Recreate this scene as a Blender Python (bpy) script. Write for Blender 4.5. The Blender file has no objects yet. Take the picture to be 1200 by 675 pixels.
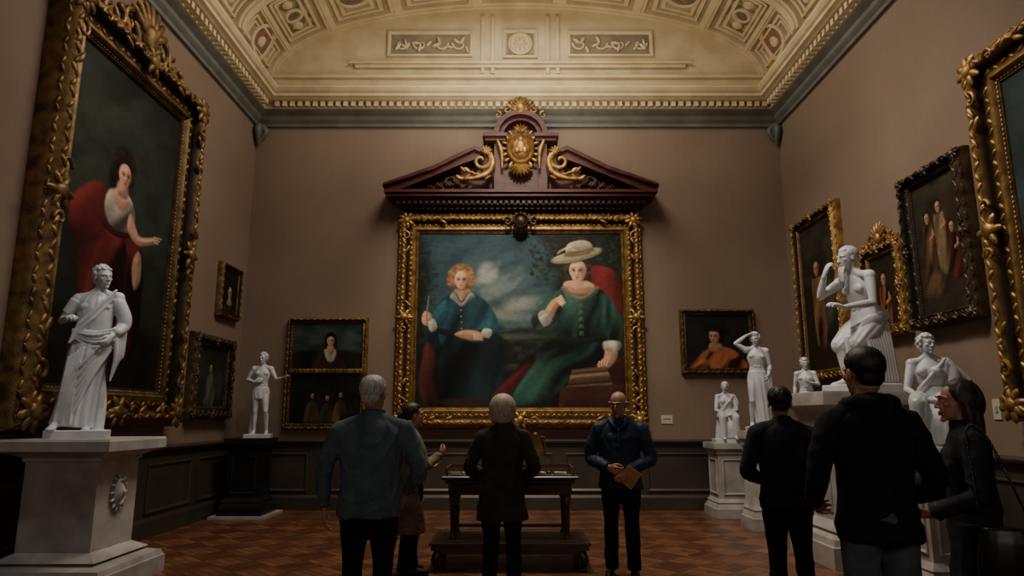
import bpy, bmesh, math, random
import numpy as np
from mathutils import Vector, Matrix, Euler
random.seed(7)
COL=bpy.context.scene.collection
pi=math.pi
def lin1(x): return x/12.92 if x<=0.04045 else ((x+0.055)/1.055)**2.4
def hx(h):
    h=h.lstrip('#'); return tuple(lin1(int(h[i:i+2],16)/255) for i in (0,2,4))
# ------------------------------------------------------------ noise
def vnoise(p,seed=0):
    p=np.asarray(p,float); i=np.floor(p).astype(np.int64); f=p-i; f=f*f*(3-2*f)
    def h(a,b,c):
        n=(a*374761393+b*668265263+c*1274126177+seed*974634777)&0x7fffffff
        n=((n^(n>>13))*1103515245+12345)&0x7fffffff
        n=((n^(n>>11))*69069+7)&0x7fffffff
        return ((n>>7)&0xffff)/65535.0
    x,y,z=i[...,0],i[...,1],i[...,2]; fx,fy,fz=f[...,0],f[...,1],f[...,2]
    def l(a,b,t): return a+(b-a)*t
    return l(l(l(h(x,y,z),h(x+1,y,z),fx),l(h(x,y+1,z),h(x+1,y+1,z),fx),fy),
             l(l(h(x,y,z+1),h(x+1,y,z+1),fx),l(h(x,y+1,z+1),h(x+1,y+1,z+1),fx),fy),fz)*2-1
# ------------------------------------------------------------ materials
def mat(name,c,rough=.5,metal=0,c2=None,ns=6,nd=4,bs=0,bst=.3,bd=.01,spec=.5,coat=0,point=None,lo=.35,hi=.65,stretch=None):
    m=bpy.data.materials.new(name); m.use_nodes=True
    N=m.node_tree.nodes; L=m.node_tree.links; b=N['Principled BSDF']
    if isinstance(c,str): c=hx(c)
    if isinstance(c2,str): c2=hx(c2)
    b.inputs['Base Color'].default_value=(*c,1); b.inputs['Roughness'].default_value=rough
    b.inputs['Metallic'].default_value=metal; b.inputs['Specular IOR Level'].default_value=spec
    b.inputs['Coat Weight'].default_value=coat; b.inputs['Coat Roughness'].default_value=.15
    tc=N.new('ShaderNodeTexCoord'); src=tc.outputs['Object']
    if stretch:
        mp=N.new('ShaderNodeMapping'); mp.inputs['Scale'].default_value=stretch; L.new(src,mp.inputs[0]); src=mp.outputs[0]
    if c2 is None: c2=tuple(x*.8 for x in c)
    nz=N.new('ShaderNodeTexNoise'); nz.inputs['Scale'].default_value=ns; nz.inputs['Detail'].default_value=nd; L.new(src,nz.inputs['Vector'])
    rp=N.new('ShaderNodeMapRange'); rp.inputs[1].default_value=lo; rp.inputs[2].default_value=hi; L.new(nz.outputs['Fac'],rp.inputs[0])
    mx=N.new('ShaderNodeMix'); mx.data_type='RGBA'; mx.inputs[6].default_value=(*c,1); mx.inputs[7].default_value=(*c2,1)
    L.new(rp.outputs[0],mx.inputs[0]); out=mx.outputs[2]
    if point:  # creases coloured darker: occlusion painted in, plus ageing of the gilding
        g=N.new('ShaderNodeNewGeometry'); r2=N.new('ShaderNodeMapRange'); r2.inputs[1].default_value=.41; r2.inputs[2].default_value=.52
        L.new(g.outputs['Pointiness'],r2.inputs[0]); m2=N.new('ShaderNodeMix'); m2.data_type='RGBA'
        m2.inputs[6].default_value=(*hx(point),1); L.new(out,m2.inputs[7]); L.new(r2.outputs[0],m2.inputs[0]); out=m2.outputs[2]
    L.new(out,b.inputs['Base Color'])
    if bs:
        n2=N.new('ShaderNodeTexNoise'); n2.inputs['Scale'].default_value=bs; n2.inputs['Detail'].default_value=5; L.new(src,n2.inputs['Vector'])
        bp=N.new('ShaderNodeBump'); bp.inputs['Strength'].default_value=bst; bp.inputs['Distance'].default_value=bd
        L.new(n2.outputs['Fac'],bp.inputs['Height']); L.new(bp.outputs[0],b.inputs['Normal'])
    return m
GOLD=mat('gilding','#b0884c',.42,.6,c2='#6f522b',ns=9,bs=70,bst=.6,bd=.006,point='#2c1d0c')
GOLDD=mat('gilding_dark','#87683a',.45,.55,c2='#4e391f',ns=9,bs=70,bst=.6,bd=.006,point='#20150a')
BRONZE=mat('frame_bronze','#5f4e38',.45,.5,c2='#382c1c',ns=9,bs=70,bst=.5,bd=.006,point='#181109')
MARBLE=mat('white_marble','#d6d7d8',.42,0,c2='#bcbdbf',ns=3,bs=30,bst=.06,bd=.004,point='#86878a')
PLINTH=mat('pedestal_stone','#b0aba3',.5,0,c2='#938e87',ns=4,bs=40,bst=.1,bd=.004)
BLACKP=mat('black_pedestal','#15161a',.45,0,c2='#0c0c0f',ns=4)
WOOD=mat('mahogany','#54251f',.42,0,c2='#2c120e',ns=4,bs=30,bst=.1,bd=.004,stretch=(1,6,6),spec=.3)
DWOOD=mat('dark_table_wood','#513728',.35,0,c2='#2f1e14',ns=4,stretch=(1,6,6),coat=.15)
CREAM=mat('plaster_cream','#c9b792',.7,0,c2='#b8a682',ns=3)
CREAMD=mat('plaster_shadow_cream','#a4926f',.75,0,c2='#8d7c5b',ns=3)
PANELG=mat('relief_ground','#857a62',.75,0,c2='#756b54',ns=5)
GREY=mat('architrave_grey','#65665e',.55,0,c2='#55564e',ns=3)
WAINS=mat('wainscot_paint','#40382f',.42,0,c2='#362f27',ns=2,bs=20,bst=.05)
SKIN=mat('skin','#b88a70',.5,0,c2='#a07058',ns=14,bs=200,bst=.1,bd=.001)
LIP=mat('lips','#8f4b3f',.5); WHITE=mat('eye_white','#c8c2ba',.3); IRIS=mat('iris','#20140c',.2)
PAPER=mat('buff_paper','#c0946a',.8,c2='#b08055')
PLATE=mat('label_card','#bdb5a4',.6)
ROUND=mat('painted_roundel','#8f5a42',.6,c2='#5c5a4c',ns=9,lo=.42,hi=.58)
FRESCO=mat('painted_panel','#9f8a64',.6,c2='#5d5542',ns=6,lo=.44,hi=.56)
# ------------------------------------------------------------ mesh builder
class MB:
    def __init__(s): s.v=[];s.f=[];s.n=0;s.M=None;s.mi=[];s.cur=0
    def add(s,V,F):
        V=np.asarray(V,float).reshape(-1,3)
        if s.M is not None: V=V@s.M[:3,:3].T+s.M[:3,3]
        s.v.append(V); n=s.n
        s.f.extend([tuple(i+n for i in f) for f in F]); s.mi.extend([s.cur]*len(F)); s.n+=len(V)
    def box(s,x0,x1,y0,y1,z0,z1):
        V=[(x,y,z) for z in(z0,z1) for y in(y0,y1) for x in(x0,x1)]
        s.add(V,[(0,2,3,1),(4,5,7,6),(0,1,5,4),(2,6,7,3),(0,4,6,2),(1,3,7,5)])
    def prism(s,pts,y0,y1):
        n=len(pts); V=[(x,y0,z) for x,z in pts]+[(x,y1,z) for x,z in pts]
        s.add(V,[tuple(range(n)),tuple(range(2*n-1,n-1,-1))]+[(i,(i+1)%n,n+(i+1)%n,n+i) for i in range(n)])
    def grid(s,G,loop=True,cap=True):
        m,n=G.shape[:2]; F=[]
        for i in range(m-1):
            for j in range(n if loop else n-1):
                k=(j+1)%n; F.append((i*n+j,i*n+k,(i+1)*n+k,(i+1)*n+j))
        if cap: F.append(tuple(range(n-1,-1,-1))); F.append(tuple((m-1)*n+j for j in range(n)))
        s.add(G.reshape(-1,3),F)
    def lathe(s,prof,c=(0,0,0),n=24):
        ph=np.linspace(0,2*pi,n,endpoint=False)
        s.grid(np.array([[(c[0]+r*math.cos(a),c[1]+r*math.sin(a),c[2]+z) for a in ph] for r,z in prof]))
    def sq(s,prof,c=(0,0,0),dy=0):
        s.grid(np.array([[(c[0]+a*(r),c[1]+b*(r+dy),c[2]+z) for a,b in((-1,-1),(1,-1),(1,1),(-1,1))] for r,z in prof]))
    def ring(s,w,h,prof,cx=0,cz=0):
        G=np.array([[(cx+a*(w/2-u),-d,cz+b*(h/2-u)) for a,b in((-1,-1),(1,-1),(1,1),(-1,1))] for u,d in prof])
        s.grid(G,cap=False)
    def ell(s,c,r,rot=(0,0,0),nu=12,nv=8):
        if np.isscalar(r): r=(r,r,r)
        th=np.linspace(0,pi,nv+1)[1:-1]; ph=np.linspace(0,2*pi,nu,endpoint=False)
        V=[(math.sin(t)*math.cos(p),math.sin(t)*math.sin(p),math.cos(t)) for t in th for p in ph]+[(0,0,1),(0,0,-1)]
        V=np.array(V)*np.array(r); E=np.array(Euler(rot).to_matrix()); V=V@E.T+np.array(c)
        F=[];m=len(th)
        for i in range(m-1):
            for j in range(nu):
                k=(j+1)%nu; F.append((i*nu+j,(i+1)*nu+j,(i+1)*nu+k,i*nu+k))
        t=m*nu
        for j in range(nu):
            k=(j+1)%nu; F.append((t,j,k)); F.append((t+1,(m-1)*nu+k,(m-1)*nu+j))
        s.add(V,F)
    def tube(s,pts,rad,side=None,n=14,sub=4,cap=1.0,fold=None,cap1=None):
        P=np.array(pts,float); R=np.array([(r,r) if np.isscalar(r) else r for r in rad],float)
        if len(R)==1: R=np.repeat(R,len(P),0)
        Pe=np.vstack([2*P[0]-P[1],P,2*P[-1]-P[-2]]); Re=np.vstack([R[0],R,R[-1]])
        p=[];r=[]
        for i in range(len(P)-1):
            for k in range(sub):
                t=k/sub
                for A,o in((Pe,p),(Re,r)):
                    a,b,c,d=A[i],A[i+1],A[i+2],A[i+3]
                    o.append(.5*((2*b)+(c-a)*t+(2*a-5*b+4*c-d)*t*t+(3*b-a-3*c+d)*t**3))
        p.append(P[-1]); r.append(R[-1]); P=np.array(p); R=np.maximum(np.array(r),.0015)
        T=np.gradient(P,axis=0); T/=np.linalg.norm(T,axis=1)[:,None]+1e-9
        if side is None:
            av=np.abs(T).mean(0); side=np.eye(3)[int(np.argmin(av))]
        side=np.array(side,float); S=side-(T@side)[:,None]*T; S/=np.linalg.norm(S,axis=1)[:,None]+1e-9
        B=np.cross(T,S); ph=np.linspace(0,2*pi,n,endpoint=False); co,si=np.cos(ph),np.sin(ph)
        if cap1 is None: cap1=cap
        rings=[]
        def rg(i,sc,off,u):
            m=np.ones(n)
            if fold:
                fn,amp,phs,tw=fold
                m=1+amp*min(1,u*1.6)*(np.cos(fn*ph+phs+tw*u)+.45*np.cos((fn*1.7//1)*ph+phs*2-tw*u))
            rings.append(P[i]+off*T[i]+sc*(R[i,0]*(m*co)[:,None]*S[i]+R[i,1]*(m*si)[:,None]*B[i]))
        al=[80,55,28]
        r0=R[0].min()*cap; r1=R[-1].min()*cap1; K=len(P)-1
        for a in al: rg(0,math.cos(math.radians(a)),-r0*math.sin(math.radians(a)),0)
        for i in range(len(P)): rg(i,1,0,i/K)
        for a in al[::-1]: rg(K,math.cos(math.radians(a)),r1*math.sin(math.radians(a)),1)
        s.grid(np.array(rings))
    def push(s,M):
        o=s.M; M=np.array(M); s.M=M if o is None else o@M; return o
    def hand(s,w,d,pn,side,curl=.35,k=1.0,spread=.05):
        d=Vector(d).normalized(); pn=Vector(pn); pn=(pn-d*pn.dot(d)).normalized()
        Z=-d; Y=-pn; X=Y.cross(Z)
        M=Matrix(((X.x*k,Y.x*k,Z.x*k,w[0]),(X.y*k,Y.y*k,Z.y*k,w[1]),(X.z*k,Y.z*k,Z.z*k,w[2]),(0,0,0,1)))
        o=s.push(M); q=side
        s.tube([(0,0,.03),(0,0,-.01),(0,0,-.05),(0,-.003,-.088)],[(.027,.02),(.03,.018),(.041,.016),(.04,.013)],side=(1,0,0))
        for i,(bx,bz,ln,rr) in enumerate([(.031,-.085,.074,.0092),(.0105,-.09,.082,.0095),(-.0105,-.088,.077,.009),(-.031,-.08,.06,.008)]):
            c=curl*(1+.12*i); a=c*.6; p=np.array((q*bx,-.002,bz)); pts=[p+np.array((0,0,.03)),p]
            for fr,dc in((.45,c),(.3,c*.9),(.25,0)):
                p=p+ln*fr*np.array((q*spread*(1.5-i)*.6,-math.sin(a),-math.cos(a))); pts.append(p); a+=dc
            s.tube(pts,[rr,rr*1.05,rr*.98,rr*.9,rr*.75],n=8,sub=3)
        s.tube([(q*.022,-.004,-.018),(q*.044,-.014,-.045),(q*.052,-.024,-.075),(q*.05,-.036,-.1)],[.016,.0125,.0105,.008],n=8,sub=3)
        s.M=o
    def obj(s,name,mats,parent=None,smooth=35,recalc=True):
        me=bpy.data.meshes.new(name); me.from_pydata(np.vstack(s.v).tolist(),[],s.f)
        for m in (mats if isinstance(mats,(list,tuple)) else [mats]): me.materials.append(m)
        me.polygons.foreach_set('material_index',s.mi)
        if recalc:
            bm=bmesh.new(); bm.from_mesh(me); bmesh.ops.recalc_face_normals(bm,faces=bm.faces); bm.to_mesh(me); bm.free()
        if smooth:
            me.polygons.foreach_set('use_smooth',[True]*len(me.polygons)); me.set_sharp_from_angle(angle=math.radians(smooth))
        ob=bpy.data.objects.new(name,me); COL.objects.link(ob)
        if parent: ob.parent=parent
        return ob
    def bake(s,name,m,parent,voxel=.01,sm=4,disp=None,floor=None):
        ob=s.obj(name,m,None,0,False)
        r=ob.modifiers.new('r','REMESH'); r.mode='VOXEL'; r.voxel_size=voxel
        if sm: q=ob.modifiers.new('s','SMOOTH'); q.factor=.5; q.iterations=sm
        dg=bpy.context.evaluated_depsgraph_get(); me=bpy.data.meshes.new_from_object(ob.evaluated_get(dg))
        ob.modifiers.clear(); old=ob.data; ob.data=me; bpy.data.meshes.remove(old)
        if not me.materials: me.materials.append(m)
        n=len(me.vertices); co=np.empty(n*3); me.vertices.foreach_get('co',co); co=co.reshape(-1,3)
        if disp:
            no=np.empty(n*3); me.vertex_normals.foreach_get('vector',no); no=no.reshape(-1,3)
            co=co+no*disp(co)[:,None]
        if floor is not None: co[:,2]=np.maximum(co[:,2],floor)
        me.vertices.foreach_set('co',co.ravel()); me.update()
        me.polygons.foreach_set('use_smooth',[True]*len(me.polygons))
        if parent: ob.parent=parent
        return ob
def empty(name,loc,yaw=0,scale=1,rx=0):
    e=bpy.data.objects.new(name,None); e.empty_display_size=.1; COL.objects.link(e)
    e.location=loc; e.rotation_euler=(rx,0,math.radians(yaw)); e.scale=(scale,)*3; return e
def cloth(amp=.009,s=6,seed=1):
    def f(co):
        w=vnoise(co*3.0,seed+9)[:,None]*np.array((.5,.5,.8))
        q=co*np.array((s,s,s*.8))+w
        q=q+np.stack([.0*q[:,0],0*q[:,0],q[:,0]*.55],-1)
        a=vnoise(q*np.array((1,1,1.25)),seed); b=vnoise(co*np.array((s*2.3,s*2.3,s*1.1))+w*2,seed+3)
        return amp*((1-np.abs(a))**4-.3)+amp*.55*((1-np.abs(b))**4-.3)
    return f
# ------------------------------------------------------------ ROOM
XL,XR,YF,D=-4.6,4.8,-2.5,11.58
def wall_mat():
    m=bpy.data.materials.new('damask_wall'); m.use_nodes=True; N=m.node_tree.nodes; L=m.node_tree.links; b=N['Principled BSDF']
    tc=N.new('ShaderNodeTexCoord')
    n1=N.new('ShaderNodeTexNoise'); n1.inputs['Scale'].default_value=.7; n1.inputs['Detail'].default_value=5; L.new(tc.outputs['Object'],n1.inputs[0])
    mp=N.new('ShaderNodeMapping'); mp.inputs['Scale'].default_value=(30,30,3); L.new(tc.outputs['Object'],mp.inputs[0])
    n2=N.new('ShaderNodeTexNoise'); n2.inputs['Scale'].default_value=1; n2.inputs['Detail'].default_value=3; L.new(mp.outputs[0],n2.inputs[0])
    a=N.new('ShaderNodeMath'); a.operation='MULTIPLY'; a.inputs[1].default_value=.25; L.new(n2.outputs['Fac'],a.inputs[0])
    ad=N.new('ShaderNodeMath'); ad.operation='ADD'; L.new(a.outputs[0],ad.inputs[0]); L.new(n1.outputs['Fac'],ad.inputs[1])
    r=N.new('ShaderNodeMapRange'); r.inputs[1].default_value=.4; r.inputs[2].default_value=.9; L.new(ad.outputs[0],r.inputs[0])
    mx=N.new('ShaderNodeMix'); mx.data_type='RGBA'; mx.inputs[6].default_value=(*hx('#837060'),1); mx.inputs[7].default_value=(*hx('#746253'),1)
    L.new(r.outputs[0],mx.inputs[0]); L.new(mx.outputs[2],b.inputs['Base Color']); b.inputs['Roughness'].default_value=.75
    b.inputs['Specular IOR Level'].default_value=.25
    return m
def floor_mat():
    m=bpy.data.materials.new('parquet'); m.use_nodes=True; N=m.node_tree.nodes; L=m.node_tree.links; b=N['Principled BSDF']
    tc=N.new('ShaderNodeTexCoord'); mp=N.new('ShaderNodeMapping'); mp.inputs['Rotation'].default_value=(0,0,pi/4); L.new(tc.outputs['Object'],mp.inputs[0])
    ck=N.new('ShaderNodeTexChecker'); ck.inputs['Scale'].default_value=2.6; L.new(mp.outputs[0],ck.inputs[0])
    cols=[]
    for k,ro in enumerate((0,pi/2)):
        m2=N.new('ShaderNodeMapping'); m2.inputs['Rotation'].default_value=(0,0,ro); L.new(mp.outputs[0],m2.inputs[0])
        br=N.new('ShaderNodeTexBrick'); br.offset=.5; br.inputs['Scale'].default_value=2.6; br.inputs['Brick Width'].default_value=1.0; br.inputs['Row Height'].default_value=.25
        br.inputs['Mortar Size'].default_value=.012; br.inputs['Color1'].default_value=(*hx('#754831' if k else '#8f5f42'),1); br.inputs['Color2'].default_value=(*hx('#5c3826' if k else '#744a33'),1)
        br.inputs['Mortar'].default_value=(*hx('#24140d'),1); L.new(m2.outputs[0],br.inputs[0])
        m3=N.new('ShaderNodeMapping'); m3.inputs['Scale'].default_value=(2,22,1); L.new(m2.outputs[0],m3.inputs[0])
        nz=N.new('ShaderNodeTexNoise'); nz.inputs['Scale'].default_value=2; nz.inputs['Detail'].default_value=5; L.new(m3.outputs[0],nz.inputs[0])
        mm=N.new('ShaderNodeMix'); mm.data_type='RGBA'; mm.blend_type='MULTIPLY'; mm.inputs[0].default_value=.45
        L.new(br.outputs[0],mm.inputs[6]); L.new(nz.outputs['Fac'],mm.inputs[7]); cols.append(mm.outputs[2])
    mx=N.new('ShaderNodeMix'); mx.data_type='RGBA'; L.new(ck.outputs['Fac'],mx.inputs[0]); L.new(cols[0],mx.inputs[6]); L.new(cols[1],mx.inputs[7])
    L.new(mx.outputs[2],b.inputs['Base Color'])
    n4=N.new('ShaderNodeTexNoise'); n4.inputs['Scale'].default_value=3; L.new(tc.outputs['Object'],n4.inputs[0])
    r=N.new('ShaderNodeMapRange'); r.inputs[3].default_value=.22; r.inputs[4].default_value=.42; L.new(n4.outputs['Fac'],r.inputs[0]); L.new(r.outputs[0],b.inputs['Roughness'])
    return m
WALL=wall_mat()
def slab(name,x0,x1,y0,y1,z0,z1,m):
    b=MB(); b.box(x0,x1,y0,y1,z0,z1); return b.obj(name,m,smooth=0)
slab('floor',XL-.2,XR+.2,YF-.2,D+.2,-.15,0,floor_mat())
slab('wall_left',XL-.2,XL,YF,D,0,9.3,WALL); slab('wall_right',XR,XR+.2,YF,D,0,9.3,WALL)
slab('wall_back',XL-.2,XR+.2,D,D+.2,0,9.3,WALL); slab('wall_front',XL-.2,XR+.2,YF-.2,YF,0,9.3,WALL)
def sweep(name,prof,m,nm=None):
    G=np.array([[(XL+p,YF+p,z),(XL+p,D-p,z),(XR-p,D-p,z),(XR-p,YF+p,z)] for p,z in prof])
    b=MB(); b.grid(G,cap=False); return b.obj(name,m,smooth=20)
sweep('trim_1',[(0,6.62),(.05,6.62),(.05,6.68),(.08,6.71),(.1,6.74),(.1,6.81),(.14,6.84),(.17,6.88),(.17,6.9),(0,6.9)],GREY)
sweep('trim_2',[(0,6.88),(.2,6.9),(.2,6.99),(.24,7.0),(.33,7.01),(.36,7.03),(.42,7.04),(.42,7.09),(.46,7.11),(.5,7.16),(.5,7.19),(.2,7.2),(.2,7.45),(.26,7.47),(.26,7.52),(.2,7.54),(.2,7.56)],CREAM)
b=MB()
y=YF+.4
while y<D-.35:
    b.box(XL+.18,XL+.31,y,y+.075,6.9,6.99); b.box(XR-.31,XR-.18,y,y+.075,6.9,6.99); y+=.135
x=XL+.4
while x<XR-.35:
    b.box(x,x+.075,D-.31,D-.18,6.9,6.99); x+=.135
b.obj('trim_3',CREAM,smooth=0)
# wainscot
sweep('baseboard_room',[(0,.24),(.03,.24),(.05,.2),(.05,0)],WAINS)
sweep('trim_4',[(0,1.02),(.03,1.02),(.03,1.05),(.07,1.07),(.08,1.1),(.05,1.13),(0,1.13)],WAINS)
sweep('trim_5',[(.012,0),(.012,1.1)],WAINS)
b=MB()
PP=[(0,.012),(0,.03),(.02,.036),(.04,.022),(.05,.014)]
def TM(x,y,yaw): return Matrix.Translation((x,y,0))@Matrix.Rotation(math.radians(yaw),4,'Z')
W=XR-XL; n=7
b.M=np.array(TM((XL+XR)/2,D,0))
for i in range(n): b.ring(W/n-.2,.62,PP,cx=-W/2+(i+.5)*W/n,cz=.6)
n=10; LW=D-YF
for X,yw in((XL,90),(XR,-90)):
    b.M=np.array(TM(X,(D+YF)/2,yw))
    for i in range(n): b.ring(LW/n-.2,.62,PP,cx=-LW/2+(i+.5)*LW/n,cz=.6)
b.M=None; b.obj('trim_6',WAINS,smooth=20)
# corner consoles
b=MB()
for X,sx in((XL,1),(XR,-1)):
    b.box(min(X,X+sx*.16),max(X,X+sx*.16),D-.16,D,6.4,6.62)
    b.tube([(X+sx*.08,D-.12,6.6),(X+sx*.09,D-.2,6.5),(X+sx*.08,D-.12,6.36),(X+sx*.07,D-.06,6.25)],[.07,.06,.05,.02])
    b.tube([(X+sx*.12,D-.08,6.6),(X+sx*.2,D-.1,6.5),(X+sx*.12,D-.08,6.36)],[.06,.05,.03])
b.obj('trim_7',GREY)
# vault
xc=(XL+XR)/2; VA=(XR-XL)/2-.2; VB=1.5; VZ=7.55
def vs(th,y,off): return (xc-(VA-off)*math.cos(th),y,VZ+(VB-off)*math.sin(th))
b=MB(); ths=np.linspace(0,pi,49)
b.grid(np.array([[vs(t,y,0) for t in ths] for y in(YF,D)]),loop=False,cap=False)
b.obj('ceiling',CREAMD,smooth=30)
for nm,yy in(('wall_back_lunette',D-.1),('wall_front_lunette',YF+.1)):
    b=MB(); P=[(xc-VA,7.2)]+[(vs(t,0,0)[0],vs(t,0,0)[2]) for t in ths]+[(xc+VA,7.2)]
    b.prism(P,yy,yy+.08 if yy>0 else yy-.08); b.obj(nm,CREAM,smooth=0)
b=MB()
def patch(t0,t1,y0,y1,o0,o1,nt=6):
    tt=np.linspace(t0,t1,nt); G=[]
    for yy,o in((y0,o0),(y0,o1),(y1,o1),(y1,o0)): G.append([vs(t,yy,o) for t in tt])
    G=np.array(G); b.grid(G.transpose(1,0,2),loop=True,cap=True)
NB=9; bay=(D-YF-.2)/NB; NT=9; dt=pi/NT
for i in range(NB+1):
    yy=YF+.1+i*bay; patch(0,pi,yy-.13,yy+.13,0,.09,49); patch(0,pi,yy-.06,yy+.06,.09,.12,49)
for j in range(1,NT):
    t=j*dt; patch(t-.028,t+.028,YF+.1,D-.1,0,.08,3); patch(t-.012,t+.012,YF+.1,D-.1,.08,.1,3)
for i in range(NB):
    for j in range(NT):
        y0=YF+.1+i*bay+.2; y1=y0+bay-.4; t0=j*dt+.055; t1=t0+dt-.11
        for (q,qt,o) in((0,0,.05),(.09,.035,.03)):
            patch(t0+qt,t1-qt,y0+q,y0+q+.05,0,o,5); patch(t0+qt,t1-qt,y1-q-.05,y1-q,0,o,5)
            patch(t0+qt,t0+qt+.02,y0+q,y1-q,0,o,2); patch(t1-qt-.02,t1-qt,y0+q,y1-q,0,o,2)
b.obj('trim_8',CREAM,smooth=30)
b=MB(); b2=MB(); b3=MB()
for i in range(NB):
    for j in range(NT):
        yc=YF+.1+(i+.5)*bay; tc_=(j+.5)*dt; rt=.33
        R=math.hypot(VA*math.sin(tc_),VB*math.cos(tc_)); al=np.linspace(0,2*pi,25)[:-1]
        def rg(r,o,dy=0): return [vs(tc_+r*math.cos(a)/max(R,1.5),yc+dy+r*math.sin(a),o) for a in al]
        if (i+j)%2==0:
            b.grid(np.array([rg(rt,0),rg(rt,.05),rg(rt-.05,.07),rg(rt-.08,.03)]),cap=False)
            b2.grid(np.array([rg(rt-.07,.035),rg(.001,.03)]),cap=False)
            b.grid(np.array([rg(.1,.032),rg(.09,.06),rg(.05,.075),rg(.001,.06)]),cap=False)
        else:
            G=np.array([[vs(t,yy,.012) for t in np.linspace(tc_-dt*.3,tc_+dt*.3,5)] for yy in(yc-.46,yc+.46)]); b3.grid(G,loop=False,cap=False)
            b.grid(np.array([rg(.17,.012),rg(.16,.05),rg(.12,.05),rg(.11,.02)]),cap=False); b2.grid(np.array([rg(.12,.022),rg(.001,.022)]),cap=False)
            for dy in(-.3,.3): b.grid(np.array([rg(.09,.012,dy),rg(.07,.045,dy),rg(.001,.05,dy)]),cap=False)
b.obj('trim_9',CREAM); b2.obj('trim_10',ROUND,recalc=False); b3.obj('trim_11',FRESCO,recalc=False)
# lunette relief
b=MB(); b.M=np.array(Matrix.Translation((.15,D-.1,0)))
RP=[(0,0),(0,.05),(.03,.06),(.05,.03),(.06,.02)]
def spiral(mb,cx,cz,r,turn,ang,sx,rad,y=-.03,n=14):
    pts=[];rr=[]
    for k in range(n):
        u=k/(n-1); a=ang+turn*u; q=r*(1-u*.85); pts.append((cx+sx*q*math.cos(a),y,cz+q*math.sin(a))); rr.append(rad*(1-.45*u))
    mb.tube(pts,rr,side=(0,1,0),n=8,sub=2)
def leaf(mb,x,z,L,ang,w=.35,y=-.03,d=.3):
    mb.ell((x+L*.5*math.cos(ang),y,z+L*.5*math.sin(ang)),(L*.55,L*d,L*w*.5),rot=(0,-ang,0),nu=8,nv=6)
for sx in(-1,1):
    b.ring(1.55,.5,RP,cx=sx*1.65,cz=8.2)
    for k in range(4):
        cx=sx*(1.1+.36*k); spiral(b,cx,8.2,.14,4.5*(-1)**k,0 if k%2 else pi,1,.022)
        leaf(b,cx,8.2,.16,1+k); leaf(b,cx+.1,8.15,.14,-1.2+k); leaf(b,cx,8.2,.16,2.5+k)
b.ring(.62,.55,RP,cz=8.2)
b.cur=1
for sx in(-1,1): b.box(sx*1.65-.74,sx*1.65+.74,-.012,0,7.98,8.42)
b.box(-.27,.27,-.012,0,7.96,8.44); b.cur=0
al=np.linspace(0,2*pi,25)[:-1]
def disc(mb,cx,cz,prof,sxz=(1,1)):
    mb.grid(np.array([[(cx+sxz[0]*r*math.cos(a),-d,cz+sxz[1]*r*math.sin(a)) for a in al] for r,d in prof]))
disc(b,0,8.2,[(.22,0),(.22,.05),(.19,.07),(.16,.03),(.1,.04),(.05,.07),(.01,.08)])
for k in range(8): leaf(b,0,8.2,.13,k*pi/4,y=-.05)
for sx in(-1,1):
    for q in(.5,.68): b.box(sx*q-.03,sx*q+.03,-.05,0,7.6,8.75)
b.box(-3.0,3.0,-.06,0,7.72,7.8); b.box(-3.1,3.1,-.1,0,7.78,7.82)
b.obj('trim_12',[CREAM,PANELG])
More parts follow.
